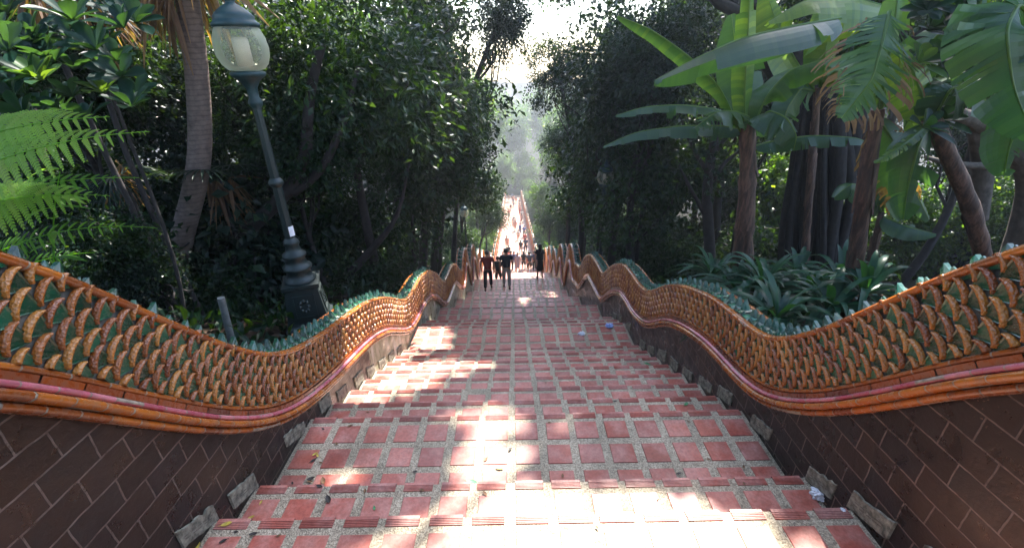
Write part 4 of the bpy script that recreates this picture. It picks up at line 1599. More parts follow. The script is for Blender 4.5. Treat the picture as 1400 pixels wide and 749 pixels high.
banana_plant('tall banana plant with a straight purple-brown stem, its longest leaf arching left over the lantern', (1015, 372), (1022, 165), 6.6, .17, .10, [
    dict(p=[(1018, 175, 6.6), (1018, 120, 6.5), (1022, 60, 6.4), (1026, -30, 6.3), (1030, -90, 6.2)], w=.26, fold=.9, tint=.85, tear=.03, n=(-.3, -1, 0)),
    dict(p=[(1012, 180, 6.6), (985, 120, 6.4), (940, 75, 6.3), (890, 40, 6.3), (845, 22, 6.3)], w=.20, fold=1.0, tint=.8, tear=.05, n=(-.5, -.6, .6)),
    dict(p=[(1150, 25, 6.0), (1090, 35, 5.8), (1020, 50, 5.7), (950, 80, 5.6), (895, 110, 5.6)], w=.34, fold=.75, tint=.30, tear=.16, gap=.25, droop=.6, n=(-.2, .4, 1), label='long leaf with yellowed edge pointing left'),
    dict(p=[(1020, 172, 6.6), (985, 150, 6.3), (930, 143, 6.2), (880, 146, 6.2), (842, 158, 6.2)], w=.17, fold=.5, tint=.35, tear=.15, n=(0, -.2, 1)),
    dict(p=[(1020, 178, 6.6), (990, 172, 6.8), (930, 172, 6.8), (870, 180, 6.8), (825, 200, 6.8)], w=.20, fold=.6, tint=.25, tear=.2, n=(0, -.1, 1)),
    dict(p=[(1024, 160, 6.6), (1005, 152, 6.2), (980, 152, 5.9), (950, 175, 5.8)], w=.24, fold=.35, tint=.5, tear=.6, gap=.45, n=(0, -.4, 1)),
    dict(p=[(1022, 165, 6.6), (1018, 110, 6.9), (1005, 60, 7.0), (1000, 20, 7.0)], w=.36, fold=.3, tint=.3, tear=.1, n=(-.2, -1, .1)),
    dict(p=[(1030, 175, 6.6), (1048, 130, 6.5), (1080, 95, 6.5), (1130, 80, 6.5), (1185, 75, 6.5)], w=.30, fold=.8, tint=.75, tear=.1, n=(.2, -.6, .8)),
    dict(p=[(1030, 175, 6.6), (1050, 150, 6.2), (1075, 160, 6.0), (1090, 185, 6.0), (1085, 205, 6.0)], w=.30, fold=.6, tint=.35, tear=.2, n=(.2, -.6, .8)),
    dict(p=[(1030, 200, 6.6), (1060, 192, 6.6), (1110, 185, 6.5), (1170, 188, 6.4), (1190, 196, 6.4)], w=.17, fold=.7, tint=.30, tear=.3, n=(0, -.3, 1)),
], 51)
banana_plant('banana plant behind the first one with a sunlit yellow-green leaf at the top edge', (1100, 380), (1118, 120), 8.2, .075, .06, [
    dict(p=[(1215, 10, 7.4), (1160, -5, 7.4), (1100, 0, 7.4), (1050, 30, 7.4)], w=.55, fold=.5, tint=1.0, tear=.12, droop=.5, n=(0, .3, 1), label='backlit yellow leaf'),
    dict(p=[(1120, 120, 8.2), (1130, 60, 8.0), (1140, 10, 8.0), (1150, -50, 8.0)], w=.40, fold=.4, tint=.9, tear=.1, n=(-.2, -1, 0)),
    dict(p=[(1120, 120, 8.2), (1145, 90, 8.0), (1165, 110, 7.9), (1175, 150, 7.9)], w=.40, fold=.5, tint=.95, tear=.15, n=(.1, -.7, .7)),
    dict(p=[(1115, 125, 8.2), (1085, 80, 8.2), (1060, 30, 8.2), (1045, -20, 8.2)], w=.40, fold=.5, tint=.9, tear=.1, n=(0, -1, .3)),
    dict(p=[(1115, 125, 8.2), (1095, 120, 8), (1075, 150, 7.9), (1068, 190, 7.9)], w=.35, fold=.5, tint=.5, tear=.2, n=(-.1, -1, .3)),
], 52)
banana_plant('banana plant with a thin leaning brown stem and a torn scorched leaf hanging before it', (1158, 415), (1200, 150), 4.6, .10, .06, [
    dict(p=[(1216, 16, 4.3), (1206, 60, 4.15), (1192, 110, 4.1), (1150, 162, 4.1)], w=.40, fold=.22, tint=.25, tear=.85, gap=.6, droop=.25, edge=2, n=(-.1, -1, .25), label='torn grey-green leaf with scorched brown edges'),
    dict(p=[(1202, 150, 4.6), (1216, 80, 4.6), (1225, 20, 4.7), (1230, -40, 4.8)], w=.20, fold=.6, tint=.8, tear=.1, n=(0, -1, .1)),
    dict(p=[(1204, 150, 4.6), (1240, 90, 4.6), (1290, 40, 4.6), (1340, 10, 4.6)], w=.26, fold=.4, tint=.35, tear=.4, n=(0, -.6, 1)),
    dict(p=[(1200, 160, 4.6), (1225, 200, 4.5), (1235, 250, 4.5), (1238, 290, 4.5)], w=.26, fold=.5, tint=.25, tear=.3, edge=2, n=(-.3, -1, .1)),
], 53)
banana_plant('banana plant on the right edge with a stout mottled leaning stem', (1338, 345), (1272, 160), 4.2, .085, .065, [
    dict(p=[(1272, 165, 4.2), (1255, 200, 4.1), (1240, 260, 4.1), (1235, 300, 4.1)], w=.26, fold=.5, tint=.2, tear=.15, n=(-.4, -1, .2)),
    dict(p=[(1272, 165, 4.2), (1250, 100, 4.2), (1230, 60, 4.3)], w=.22, fold=.5, tint=.9, tear=.15, n=(-.4, -1, .2)),
    dict(p=[(1275, 165, 4.2), (1300, 120, 4.1), (1330, 120, 4.1), (1370, 160, 4.1)], w=.25, fold=.5, tint=.2, tear=.3, n=(.1, -.7, .6)),
    dict(p=[(1275, 165, 4.2), (1245, 190, 4.1), (1215, 212, 4.0), (1195, 222, 4.0)], w=.06, fold=.2, tint=.9, tear=.6, n=(0, -.6, 1)),
], 54)
banana_plant('banana plant whose leaves hang into the upper right corner', (1420, 330), (1425, 60), 3.6, .10, .08, [
    dict(p=[(1425, 60, 3.6), (1395, 0, 3.4), (1375, 40, 3.3), (1385, 120, 3.25), (1415, 190, 3.2)], w=.36, fold=.3, tint=.08, tear=.7, gap=.5, droop=.2, n=(-.5, -1, .2)),
    dict(p=[(1425, 60, 3.6), (1380, 20, 3.6), (1330, 10, 3.7), (1290, 40, 3.8)], w=.30, fold=.5, tint=.3, tear=.3, n=(-.2, -.6, 1)),
    dict(p=[(1425, 90, 3.6), (1400, 150, 3.5), (1380, 200, 3.5), (1372, 240, 3.5)], w=.22, fold=.5, tint=.15, tear=.3, n=(-.5, -1, .2)),
], 55)
banana_plant('young banana plant low in the shade right of the broad trunk', (1195, 330), (1205, 290), 6.5, .06, .04, [
    dict(p=[(1205, 290, 6.5), (1190, 260, 6.4), (1165, 250, 6.3), (1140, 270, 6.3)], w=.26, fold=.5, tint=.2, tear=.1, n=(-.2, -.8, 1)),
    dict(p=[(1205, 290, 6.5), (1225, 250, 6.4), (1250, 260, 6.3), (1270, 300, 6.3)], w=.28, fold=.5, tint=.3, tear=.1, n=(.2, -.8, 1)),
    dict(p=[(1205, 290, 6.5), (1205, 240, 6.5), (1215, 210, 6.5)], w=.25, fold=.5, tint=.3, tear=.1, n=(.2, -1, .3)),
    dict(p=[(1205, 295, 6.5), (1240, 310, 6.2), (1280, 320, 6.1)], w=.2, fold=.5, tint=.3, tear=.1, n=(.2, -.8, 1)),
], 56)

# broad dark fig trunk with hanging roots
c = at(1120, 385, 9.5); foot = (float(c[0]), float(c[1]), gz(c[0], c[1]) - .3)
root = empty('fig_tree', foot, 'broad dark fig trunk wrapped in hanging roots behind the strap-leaved plants', 'tree')
mb = MB(); r_ = np.random.default_rng(61)
topc = at(1128, 130, 9.5)
for i in range(26):
    a = r_.uniform(0, 2 * pi); rr0 = r_.uniform(.15, .75)
    o_ = np.array([cos(a), sin(a) * .8, 0])
    limb(mb, np.array(foot) + o_ * rr0 * 1.15, topc + o_ * rr0 * .8, r_.uniform(.04, .17), r_.uniform(.03, .12), r_, .02, 10, 7)
for i in range(7):
    a = r_.uniform(0, 2 * pi)
    limb(mb, topc, topc + np.array([cos(a) * 2.5, sin(a) * 2.5, r_.uniform(.6, 2.5)]), .2, .05, r_, .1, 9, 7)
mb.build('trunk', M_BARKD, root, loc=foot, smooth=True)
mb = MB()
pts = crown_points(230, (2.6, 2.4, 1.7), r_) + topc + np.array([0, 0, 2.2])
leaf_cloud(mb, pts, 30, .4, .17, 0, topc, r_=r_)
mb.build('crown', M_LEAF, root, loc=foot)

# slim forked tree left of the banana stem
c = at(970, 370, 8.5); foot = (float(c[0]), float(c[1]), gz(c[0], c[1]) - .2)
root = empty('forked_tree', foot, 'slim dark forked tree between the lantern and the tall banana plant', 'tree')
mb = MB()
mb.tube(smooth_path(bent([(972, 395), (970, 330), (965, 260), (975, 200), (985, 150)], [8.5] * 5)), np.linspace(.13, .07, 24), 8)
for p_ in ([(968, 260), (990, 220), (1015, 205), (1045, 180)], [(970, 240), (945, 200), (930, 160)], [(972, 215), (1000, 180), (1010, 130)], [(967, 300), (940, 250), (925, 220)], [(1000, 370), (1005, 300), (1040, 220), (1060, 190)]):
    mb.tube(smooth_path(bent(p_, [8.5] * len(p_)), 12), np.linspace(.05, .015, 12), 6)
mb.build('trunk', M_BARKD, root, loc=foot, smooth=True)
mb = MB()
pts = np.array([at(r_.uniform(920, 1050), r_.uniform(120, 260), 8.5 + r_.normal() * .4) for _ in range(60)])
leaf_cloud(mb, pts, 16, .22, .11, 0, pts.mean(0), r_=r_)
mb.build('crown', M_LEAFB, root, loc=foot)

# frangipani-like crooked grey branch tree on the right
c = at(1420, 330, 4.9); foot = (float(c[0]), float(c[1]), gz(c[0], c[1]) - .2)
root = empty('crooked_tree', foot, 'crooked grey-barked tree with thick arching limbs in the upper right', 'tree')
mb = MB()
mb.tube(smooth_path([np.array(foot), at(1425, 260, 4.9), at(1400, 215, 4.9), at(1370, 180, 4.9), at(1330, 165, 4.8), at(1290, 150, 4.7), at(1250, 148, 4.6)], 30), np.linspace(.16, .05, 30), 10)
mb.tube(smooth_path(bent([(1425, 215), (1385, 200), (1350, 180), (1330, 160), (1325, 130), (1345, 110), (1375, 90), (1400, 60)], [5.0] * 8), 26), np.linspace(.13, .05, 26), 10)
mb.tube(smooth_path(bent([(1370, 225), (1330, 228), (1290, 222), (1265, 215)], [4.8] * 4), 12), np.linspace(.05, .02, 12), 7)
mb.tube(smooth_path(bent([(1335, 165), (1345, 230), (1335, 300)], [4.9] * 3), 12), np.linspace(.09, .10, 12), 8)
mb.build('limbs', M_BARK, root, loc=foot, smooth=True)
mb = MB()
for (u, v_) in [(1262, 140), (1240, 150), (1290, 130), (1320, 90), (1345, 60), (1385, 60), (1300, 50), (1270, 90), (1360, 20), (1320, 10), (1262, 175), (1235, 180), (1280, 165), (1400, 95), (1340, 105)] + [(rs.uniform(1240, 1420), rs.uniform(-20, 120)) for _ in range(22)]:
    cc_ = at(u, v_, 4.55 + rs.normal() * .2)
    rosette(mb, cc_, (rs.normal() * .4, -.6, .7), 9, .25, r_, rs.choice([.2, .35, .9]))
mb.build('leaves', M_SHRUB, root, loc=foot, smooth=True)

# ------------------------------------------------------------------ strap-leaved plants behind the right balustrade
def strap_clump(seed, n=38, ln=.74):
    r_ = np.random.default_rng(seed)
    mb = MB()
    for i in range(n):
        a = i * 2.4 + r_.normal() * .2
        el = r_.uniform(.35, 1.35)
        e = np.array([cos(a) * cos(el), sin(a) * cos(el), sin(el)])
        h = np.array([cos(a), sin(a), 0])
        L_ = ln * r_.uniform(.7, 1.15)
        sdv = np.array([-sin(a), cos(a), 0])
        rows = []
        wd = .037 * r_.uniform(.8, 1.25)
        for q in np.linspace(0, 1, 9):
            p = e * L_ * q + np.array([0, 0, -1]) * L_ * (.62 * q ** 2.4) * (cos(el) + .35) + h * .12 * L_ * q * q
            ww = wd * (min(1, .45 + q * 1.3)) * max(0, 1 - q ** 4) + .001
            rows.append([p - sdv * ww + np.array([0, 0, ww * .35]), p, p + sdv * ww + np.array([0, 0, ww * .35])])
        mb.grid(np.array(rows), 0, r_.random())
    return mb


protos = [strap_clump(70 + i) for i in range(3)]
pm_ = []
for p in protos:
    o = p.build('leaves', M_LILY, None, smooth=True); pm_.append(o.data); bpy.data.objects.remove(o)
spots = [(1065, 425, 3.9, 'largest strap-leaved plant, in front of the dip of the right balustrade'), (1010, 392, 5.2, 'strap-leaved plant at the left end of the row behind the right balustrade'),
         (975, 372, 6.3, 'strap-leaved plant farthest down, beside the dark bush'), (1045, 385, 5.0, 'strap-leaved plant just right of the tall banana stem'),
         (1105, 395, 4.9, 'strap-leaved plant below the broad fig trunk'), (1135, 415, 4.2, 'strap-leaved plant left of the thin leaning banana stem'),
         (1185, 390, 4.3, 'strap-leaved plant right of the thin leaning banana stem'), (1090, 372, 6.2, 'shaded strap-leaved plant at the foot of the fig trunk'),
         (1020, 432, 4.3, 'low strap-leaved plant touching the crest of the right balustrade'), (1150, 375, 5.8, 'small strap-leaved plant in the blue shade right of the fig trunk')]
for i, (u, v_, D, lb) in enumerate(spots):
    c = at(u, v_, D)
    g = gz(c[0], c[1])
    root = empty('strap_leaved_plant', (float(c[0]), float(c[1]), float(c[2]) - .12), lb, 'plant', 'strap-leaved plants behind the right balustrade', rz=i * 1.3)
    s_ = rs.uniform(.9, 1.2)
    root.scale = (s_, s_, s_)
    o = bpy.data.objects.new('leaves', pm_[i % 3]); COL.objects.link(o); o.parent = root
    # a short rootstock down to the soil
    mb = MB(); mb.tube([(0, 0, .03), (0, 0, -.2), (0, 0, min(-.25, (g - c[2]) - .1))], [.03, .05, .06], 7)
    mb.build('rootstock', M_BARKD, root)

#@@OBJ@@
# ------------------------------------------------------------------ lamps
m, N, L, P, O = mat('frosted_lantern_glass')
P.inputs['Base Color'].default_value = (.80, .80, .66, 1)
P.inputs['Roughness'].default_value = .12
P.inputs['Transmission Weight'].default_value = .0
tb = N.new('ShaderNodeBsdfTransparent'); tb.inputs[0].default_value = (.86, .88, .78, 1)
tl = N.new('ShaderNodeBsdfTranslucent'); tl.inputs[0].default_value = (.75, .76, .60, 1)
ms = N.new('ShaderNodeMixShader'); ms.inputs[0].default_value = .45
L.new(P.outputs[0], ms.inputs[1]); L.new(tl.outputs[0], ms.inputs[2])
lw = N.new('ShaderNodeLayerWeight'); lw.inputs[0].default_value = .35
mr = N.new('ShaderNodeMapRange'); mr.inputs[3].default_value = .16; mr.inputs[4].default_value = .75
L.new(lw.outputs['Facing'], mr.inputs[0])
m2 = N.new('ShaderNodeMixShader'); L.new(mr.outputs[0], m2.inputs[0]); L.new(tb.outputs[0], m2.inputs[1]); L.new(ms.outputs[0], m2.inputs[2])
L.new(m2.outputs[0], O.inputs[0])
M_GLASS = m
M_BULB = plain('white_lamp_tube', (.70, .58, .52), .5, .08)
M_PAPER = plain('white_paper', (.75, .75, .78), .8, .08, 20)
GLOBE = [(.10, 0), (.155, .015), (.195, .06), (.222, .13), (.228, .20), (.218, .27), (.195, .33), (.175, .37)]


def lamp_post(x, y_, zg, ztop0, label, scale=1.0, full=True):
    """zg soil height, ztop0 height of the globe's lower rim"""
    root = empty('lamp_post', (x, y_, zg), label, 'lamp post', 'iron lamp posts beside the stairs')
    H = ztop0 - zg
    s_ = scale
    mb = MB()
    # square pedestal, battered, with plinth and cap
    def sq(prof, mat_=0):
        a = np.array([pi / 4 + k_ * pi / 2 for k_ in range(4)])
        Pp = [np.stack([r0 * 1.4142 * np.cos(a), r0 * 1.4142 * np.sin(a), np.full(4, z0)], -1) for r0, z0 in prof]
        mb.grid(np.array(Pp), mat_, .5, close=True)
    b0 = max(.55, H * .22)
    sq([(.25 * s_, 0), (.25 * s_, .10), (.225 * s_, .13), (.215 * s_, .16), (.17 * s_, b0 - .06), (.195 * s_, b0 - .04), (.195 * s_, b0), (.05, b0 + .005)])
    mb.build('pedestal', M_IRON, root)
    pn = MB()
    for k_ in range(4):
        a = k_ * pi / 2
        c_, s2 = cos(a), sin(a)
        def q(u, v_, w_):
            return (c_ * w_ - s2 * u, s2 * w_ + c_ * u, v_)
        z0, z1 = .22, b0 - .12
        for (u0, u1, v0, v1) in ((-.12, .12, z0, z0 + .018), (-.10, .10, z1 - .018, z1), (-.12, -.10, z0, z1), (.10, .12, z0, z1)):
            V = []
            for (u, v_) in ((u0, v0), (u1, v0), (u1, v1), (u0, v1)):
                w0 = .215 * s_ + (.17 - .215) * s_ * (v_ - .16) / (b0 - .22)
                V.append(q(u * s_, v_, w0 + .012))
            V2 = [(V[j][0] - c_ * .02, V[j][1] - s2 * .02, V[j][2]) for j in range(4)]
            pn.add(V + V2, None, [(0, 1, 2, 3), (4, 5, 1, 0), (5, 6, 2, 1), (6, 7, 3, 2), (7, 4, 0, 3)])
        # raised floral boss
        for t_ in range(8):
            aa = t_ * pi / 4
            zc_ = (z0 + z1) / 2
            w0 = .215 * s_ + (.17 - .215) * s_ * (zc_ - .16) / (b0 - .22) + .004
            cu, cv = .045 * cos(aa), .07 * sin(aa)
            pp_ = [q(cu + .022 * cos(b), zc_ + cv + .03 * sin(b), w0) for b in np.linspace(0, 2 * pi, 7)[:-1]] + [q(cu, zc_ + cv, w0 + .016)]
            pn.add(pp_, [(j, (j + 1) % 6, 6) for j in range(6)])
    pn.build('panel', M_IRON, root)
    mb = MB()
    zb = b0
    prof = [(.17, 0), (.175, .03), (.14, .05), (.125, .12), (.15, .15), (.155, .18), (.12, .20), (.10, .27), (.125, .30), (.125, .33), (.085, .36), (.07, .42), (.085, .45), (.08, .48), (.052, .52)]
    mb.lathe([(r0 * s_, z0 + zb) for r0, z0 in prof], n=20)
    # fluted shaft
    zs0, zs1 = zb + .52, H - .30
    nf = 32
    rows = []
    for z0 in np.linspace(zs0, zs1, 6):
        a = np.linspace(0, 2 * pi, nf, endpoint=False)
        rr0 = (.050 - .014 * (z0 - zs0) / (zs1 - zs0)) * s_ * (1 + .07 * np.where(np.arange(nf) % 4 < 2, 1, -1))
        rows.append(np.stack([rr0 * np.cos(a), rr0 * np.sin(a), np.full(nf, z0)], -1))
    mb.grid(np.array(rows), 0, .5, close=True)
    zc_ = (zs0 * .55 + zs1 * .45)
    mb.lathe([(.045, zc_ - .05), (.07, zc_ - .02), (.075, zc_), (.07, zc_ + .02), (.045, zc_ + .05)], n=16)
    mb.build('pole', M_IRON, root, smooth=True)
    mb = MB()
    mb.lathe([(.036, H - .32), (.06, H - .29), (.065, H - .26), (.045, H - .22), (.05, H - .14), (.085, H - .08), (.12, H - .05), (.15, H - .035), (.155, H - .005), (.13, H + .008), (.02, H + .01)], n=24)
    mb.build('lantern_collar', M_IRON_FLARE, root, smooth=True)
    mb = MB(); mb.lathe([(r0, H + .008 + z0) for r0, z0 in GLOBE], n=32)
    mb.build('globe', M_GLASS, root, smooth=True)
    mb = MB(); mb.lathe([(.001, H + .02), (.07, H + .02), (.07, H + .27), (.055, H + .29), (.001, H + .29)], n=20)
    mb.build('lamp_tube', M_BULB, root, smooth=True)
    mb = MB()
    hh = H + .375
    mb.lathe([(.178, hh - .012), (.195, hh - .004), (.198, hh + .02), (.18, hh + .035), (.165, hh + .06), (.17, hh + .075), (.14, hh + .11), (.09, hh + .15), (.045, hh + .175), (.035, hh + .19),
              (.05, hh + .205), (.05, hh + .22), (.022, hh + .235), (.03, hh + .26), (.02, hh + .29), (.002, hh + .32)], n=28)
    mb.build('lantern_cap', M_IRON_FLARE, root, smooth=True)
    return root


pg = at(333, 99, 4.55)
px_ = float(pg[0]); bpx = at(408, 436, 4.40)
lp = lamp_post(-2.47, 4.55, -2.80, float(pg[2]), 'tall green iron lamp post with an acorn glass lantern standing behind the left balustrade')
lp.rotation_euler = (0, 0, .35)
# little paper sticker on the shaft, facing the stairs
mb = MB()
a = np.linspace(-.55, .55, 5)
mb.grid(np.array([[(.062 * cos(t_ - .8), .062 * sin(t_ - .8), z_) for t_ in a] for z_ in (1.16, 1.27)]))
st_ = mb.build('sticker', M_PAPER, lp)
for (u, v_, D, lb) in ((827, 252, 12.0, 'smaller lamp post lost in the dark right-hand trees, only its globe catching light'),
                       (635, 296, 21.5, 'far small lamp post among the left-hand trees beside the stairs')):
    c = at(u, v_, D)
    x_, y__ = float(c[0]), float(c[1])
    g = gz(x_, y__)
    lamp_post(x_, y__, g - .1, float(c[2]), lb)

# steel pipe
pt, pb = at(302, 407, 3.45), at(319, 474, 3.45)
pb2 = pb + (pb - pt) * .8
mb = MB(); mb.tube([pb2, pb, pt], .030, 14)
o = mb.build('steel_pipe', M_STEEL, None, smooth=True, loc=pb2)
tag(o, 'short grey steel pipe standing upright behind the dip of the left balustrade', 'pipe')

# ------------------------------------------------------------------ litter and fallen leaves
def tread_z(D):
    for (ya, yb, zz, rows) in treads:
        if ya <= D < yb: return zz
    return float(stair_z(D))


def on_stairs(u, v_):
    r = fwd0 + rt * ((u - CX) / F_PX) - upv * ((v_ - CY) / F_PX)
    for t_ in np.arange(1, 60, .004):
        p = r * t_
        if p[2] <= tread_z(p[1]): return p
    return r * 10


p = on_stairs(1120, 678)
me_ = bpy.data.meshes.new('crumpled_tissue')
import bmesh
bm = bmesh.new(); bmesh.ops.create_icosphere(bm, subdivisions=4, radius=.042)
from mathutils import noise as mn
for vv in bm.verts:
    d = vv.co.normalized()
    h = 1 + .55 * mn.noise(d * 3.2) + .28 * abs(mn.noise(d * 9)) - .15 * abs(mn.noise(d * 17))
    vv.co = Vector((d.x * .062 * h, d.y * .045 * h, max(-.018, d.z * .034 * h)))
bm.to_mesh(me_); bm.free()
me_.materials.append(M_PAPER)
o = bpy.data.objects.new('crumpled_tissue', me_); COL.objects.link(o); o.location = (p[0] + .01, p[1], p[2] + .018)
tag(o, 'crumpled white tissue lying on the step by the right wall', 'litter')
o2 = o.copy(); o2.data = me_.copy(); COL.objects.link(o2); o2.name = 'plastic_scrap'
M_BLUE = plain('blue_white_plastic', (.35, .45, .75), .3, .3, 40)
o2.data.materials.clear(); o2.data.materials.append(M_BLUE)
p = on_stairs(833, 447); o2.location = (p[0], p[1], p[2] + .03); o2.scale = (1.0, 1.2, 1.1)
tag(o2, 'blue and white plastic scrap at the foot of the right wall in the middle distance', 'litter')
for (u, v_, sc_, lb) in ((795, 457, .9, 'small white scrap on the step left of the blue plastic'), (1152, 697, .22, 'tiny white scrap beside the pale plaque on the right, below the tissue'), (998, 553, .3, 'tiny white scrap at the right edge of the middle steps')):
    o3 = o.copy(); COL.objects.link(o3); o3.name = 'paper_scrap'; p = on_stairs(u, v_); o3.location = (p[0], p[1], p[2] + .012 * sc_); o3.scale = (sc_,) * 3; o3.rotation_euler = (0, 0, u)
    tag(o3, lb, 'litter')

M_FALL_B = plain('withered_leaf', (.16, .08, .035), .7, .5, 30)
M_FALL_G = plain('fallen_green_leaf', (.06, .22, .08), .4, .2, 30)
M_FALL_Y = plain('fallen_yellow_leaf', (.50, .36, .06), .5, .3, 30)
M_FALL_D = plain('blackened_leaf', (.03, .022, .018), .6, .3, 30)


def fallen(u, v_, ln, rz, matl, lb, grp=None, curl=.3):
    p = on_stairs(u, v_)
    mb = MB()
    rows = []
    for q in np.linspace(0, 1, 8):
        ww = ln * .24 * sin(pi * min(1, q * .92 + .05)) ** .8
        zc_ = curl * ln * .5 * (q - .5) ** 2 * 2
        rows.append([(-ww, (q - .5) * ln, zc_ + ww * curl), (-ww * .5, (q - .5) * ln, zc_ + ww * curl * .3), (0, (q - .5) * ln, zc_), (ww * .5, (q - .5) * ln, zc_ + ww * curl * .3), (ww, (q - .5) * ln, zc_ + ww * curl)])
    mb.grid(np.array(rows))
    mb.tube([(0, .5 * ln, curl * ln * .25), (0, .72 * ln, curl * ln * .2)], .0015, 4)
    o = mb.build('fallen_leaf', matl, None, smooth=True)
    o.location = (p[0], p[1], p[2] + .006); o.rotation_euler = (0, 0, rz)
    tag(o, lb, 'leaf', grp)


GF = 'leaves fallen on the stairs'
fallen(645, 659, .085, 1.3, M_FALL_G, 'green oval leaf lying near the edge of the broad step in the centre', GF, .15)
fallen(442, 658, .07, .5, M_FALL_B, 'curled brown leaf on the broad step by the left wall', GF)
fallen(425, 655, .06, 2.0, M_FALL_D, 'blackened leaf left of the curled brown leaf on the broad step', GF)
fallen(437, 665, .05, 1.2, M_FALL_D, 'small blackened leaf nearest the grooved edge on the left', GF)
fallen(449, 683, .07, .6, M_FALL_D, 'thin dark leaf on the narrow step at the left, pointing down the stairs', GF)
fallen(310, 717, .06, 1.9, M_FALL_Y, 'yellow leaf at the left end of the nearest grooved edge', GF)
fallen(271, 746, .05, .4, M_FALL_Y, 'yellow leaf in the bottom left corner by the wall', GF)
fallen(512, 695, .035, .4, M_FALL_G, 'small green leaf scrap on the narrow step left of centre', GF)
fallen(683, 640, .06, 1.5, M_FALL_Y, 'pale yellowish leaf between two tiles on the broad step in the centre', GF, .05)
fallen(938, 553, .06, 2.2, M_FALL_G, 'green leaf by the right wall at the top of the middle flight', GF)
fallen(885, 498, .09, .9, M_FALL_G, 'light green leaf on the right of the middle flight', GF)
fallen(1158, 689, .05, 1.0, M_FALL_Y, 'orange-yellow leaf below the tissue at the right wall', GF)
fallen(1125, 684, .05, 2.0, M_FALL_G, 'greenish leaf under the tissue', GF)
rl = np.random.default_rng(3)
for i in range(26):
    u, v_ = rl.uniform(380, 1040), rl.uniform(470, 740)
    fallen(u, v_, rl.uniform(.02, .045), rl.uniform(0, 6), (M_FALL_B, M_FALL_D, M_FALL_B)[i % 3], 'tiny withered leaf scattered on the steps', 'tiny leaves scattered on the steps')
for i in range(14):
    v_ = rl.uniform(560, 740); u = 275 + (749 - v_) * 1.02 + rl.uniform(15, 60)
    fallen(u, v_, rl.uniform(.025, .055), rl.uniform(0, 6), (M_FALL_B, M_FALL_D, M_FALL_Y)[i % 3], 'small withered leaf gathered along the foot of the left wall', 'leaves along the foot of the left wall')

# ------------------------------------------------------------------ people
def skin_mesh(name, nodes, edges, sub=2):
    """nodes: (x,y,z,rx,ry); connected skeleton grown into one surface"""
    me = bpy.data.meshes.new(name)
    me.from_pydata([n_[:3] for n_ in nodes], edges, [])
    me.update()
    o = bpy.data.objects.new(name, me); COL.objects.link(o)
    sk = o.modifiers.new('skin', 'SKIN'); sk.use_smooth_shade = True
    me.skin_vertices.new() if not me.skin_vertices else None
    for i, n_ in enumerate(nodes):
        sv = me.skin_vertices[0].data[i]
        sv.radius = (n_[3], n_[4] if len(n_) > 4 else n_[3])
    me.skin_vertices[0].data[0].use_root = True
    ss_ = o.modifiers.new('sub', 'SUBSURF'); ss_.levels = sub; ss_.render_levels = sub
    bpy.context.view_layer.update()
    dg = bpy.context.evaluated_depsgraph_get()
    res = bpy.data.meshes.new_from_object(o.evaluated_get(dg))
    bpy.data.objects.remove(o)
    res.name = name
    for p_ in res.polygons: p_.use_smooth = True
    return res


def figure(pose):
    """a 1.70 m figure facing +Y, feet at z=0. Returns dict of joint positions."""
    st = pose.get('stride', .12); arm = pose.get('arm', .12); w_ = pose.get('w', 1.0)
    J = {}
    J['pelvis'] = (0, 0, .93); J['waist'] = (0, .0, 1.05); J['chest'] = (0, .01, 1.26); J['neckb'] = (0, -.005, 1.42); J['neck'] = (0, .005, 1.49)
    J['head'] = (0, .02, 1.60); J['top'] = (0, .01, 1.67)
    for s_, n_ in ((-1, 'l'), (1, 'r')):
        J['hip' + n_] = (s_ * .095, 0, .90)
        J['knee' + n_] = (s_ * .105, st * s_ * .55 + .02, .50)
        J['ank' + n_] = (s_ * .11, st * s_ - .01, .085)
        J['toe' + n_] = (s_ * .13, st * s_ + .14, .03)
        J['sh' + n_] = (s_ * .168 * w_, 0, 1.365)
        J['elb' + n_] = (s_ * .215 * w_, -.02 - arm * s_ * .4, 1.12)
        J['wri' + n_] = (s_ * .225 * w_, .05 - arm * s_, .88)
        J['pal' + n_] = (s_ * .225 * w_, .07 - arm * s_ * 1.05, .80)
    return J


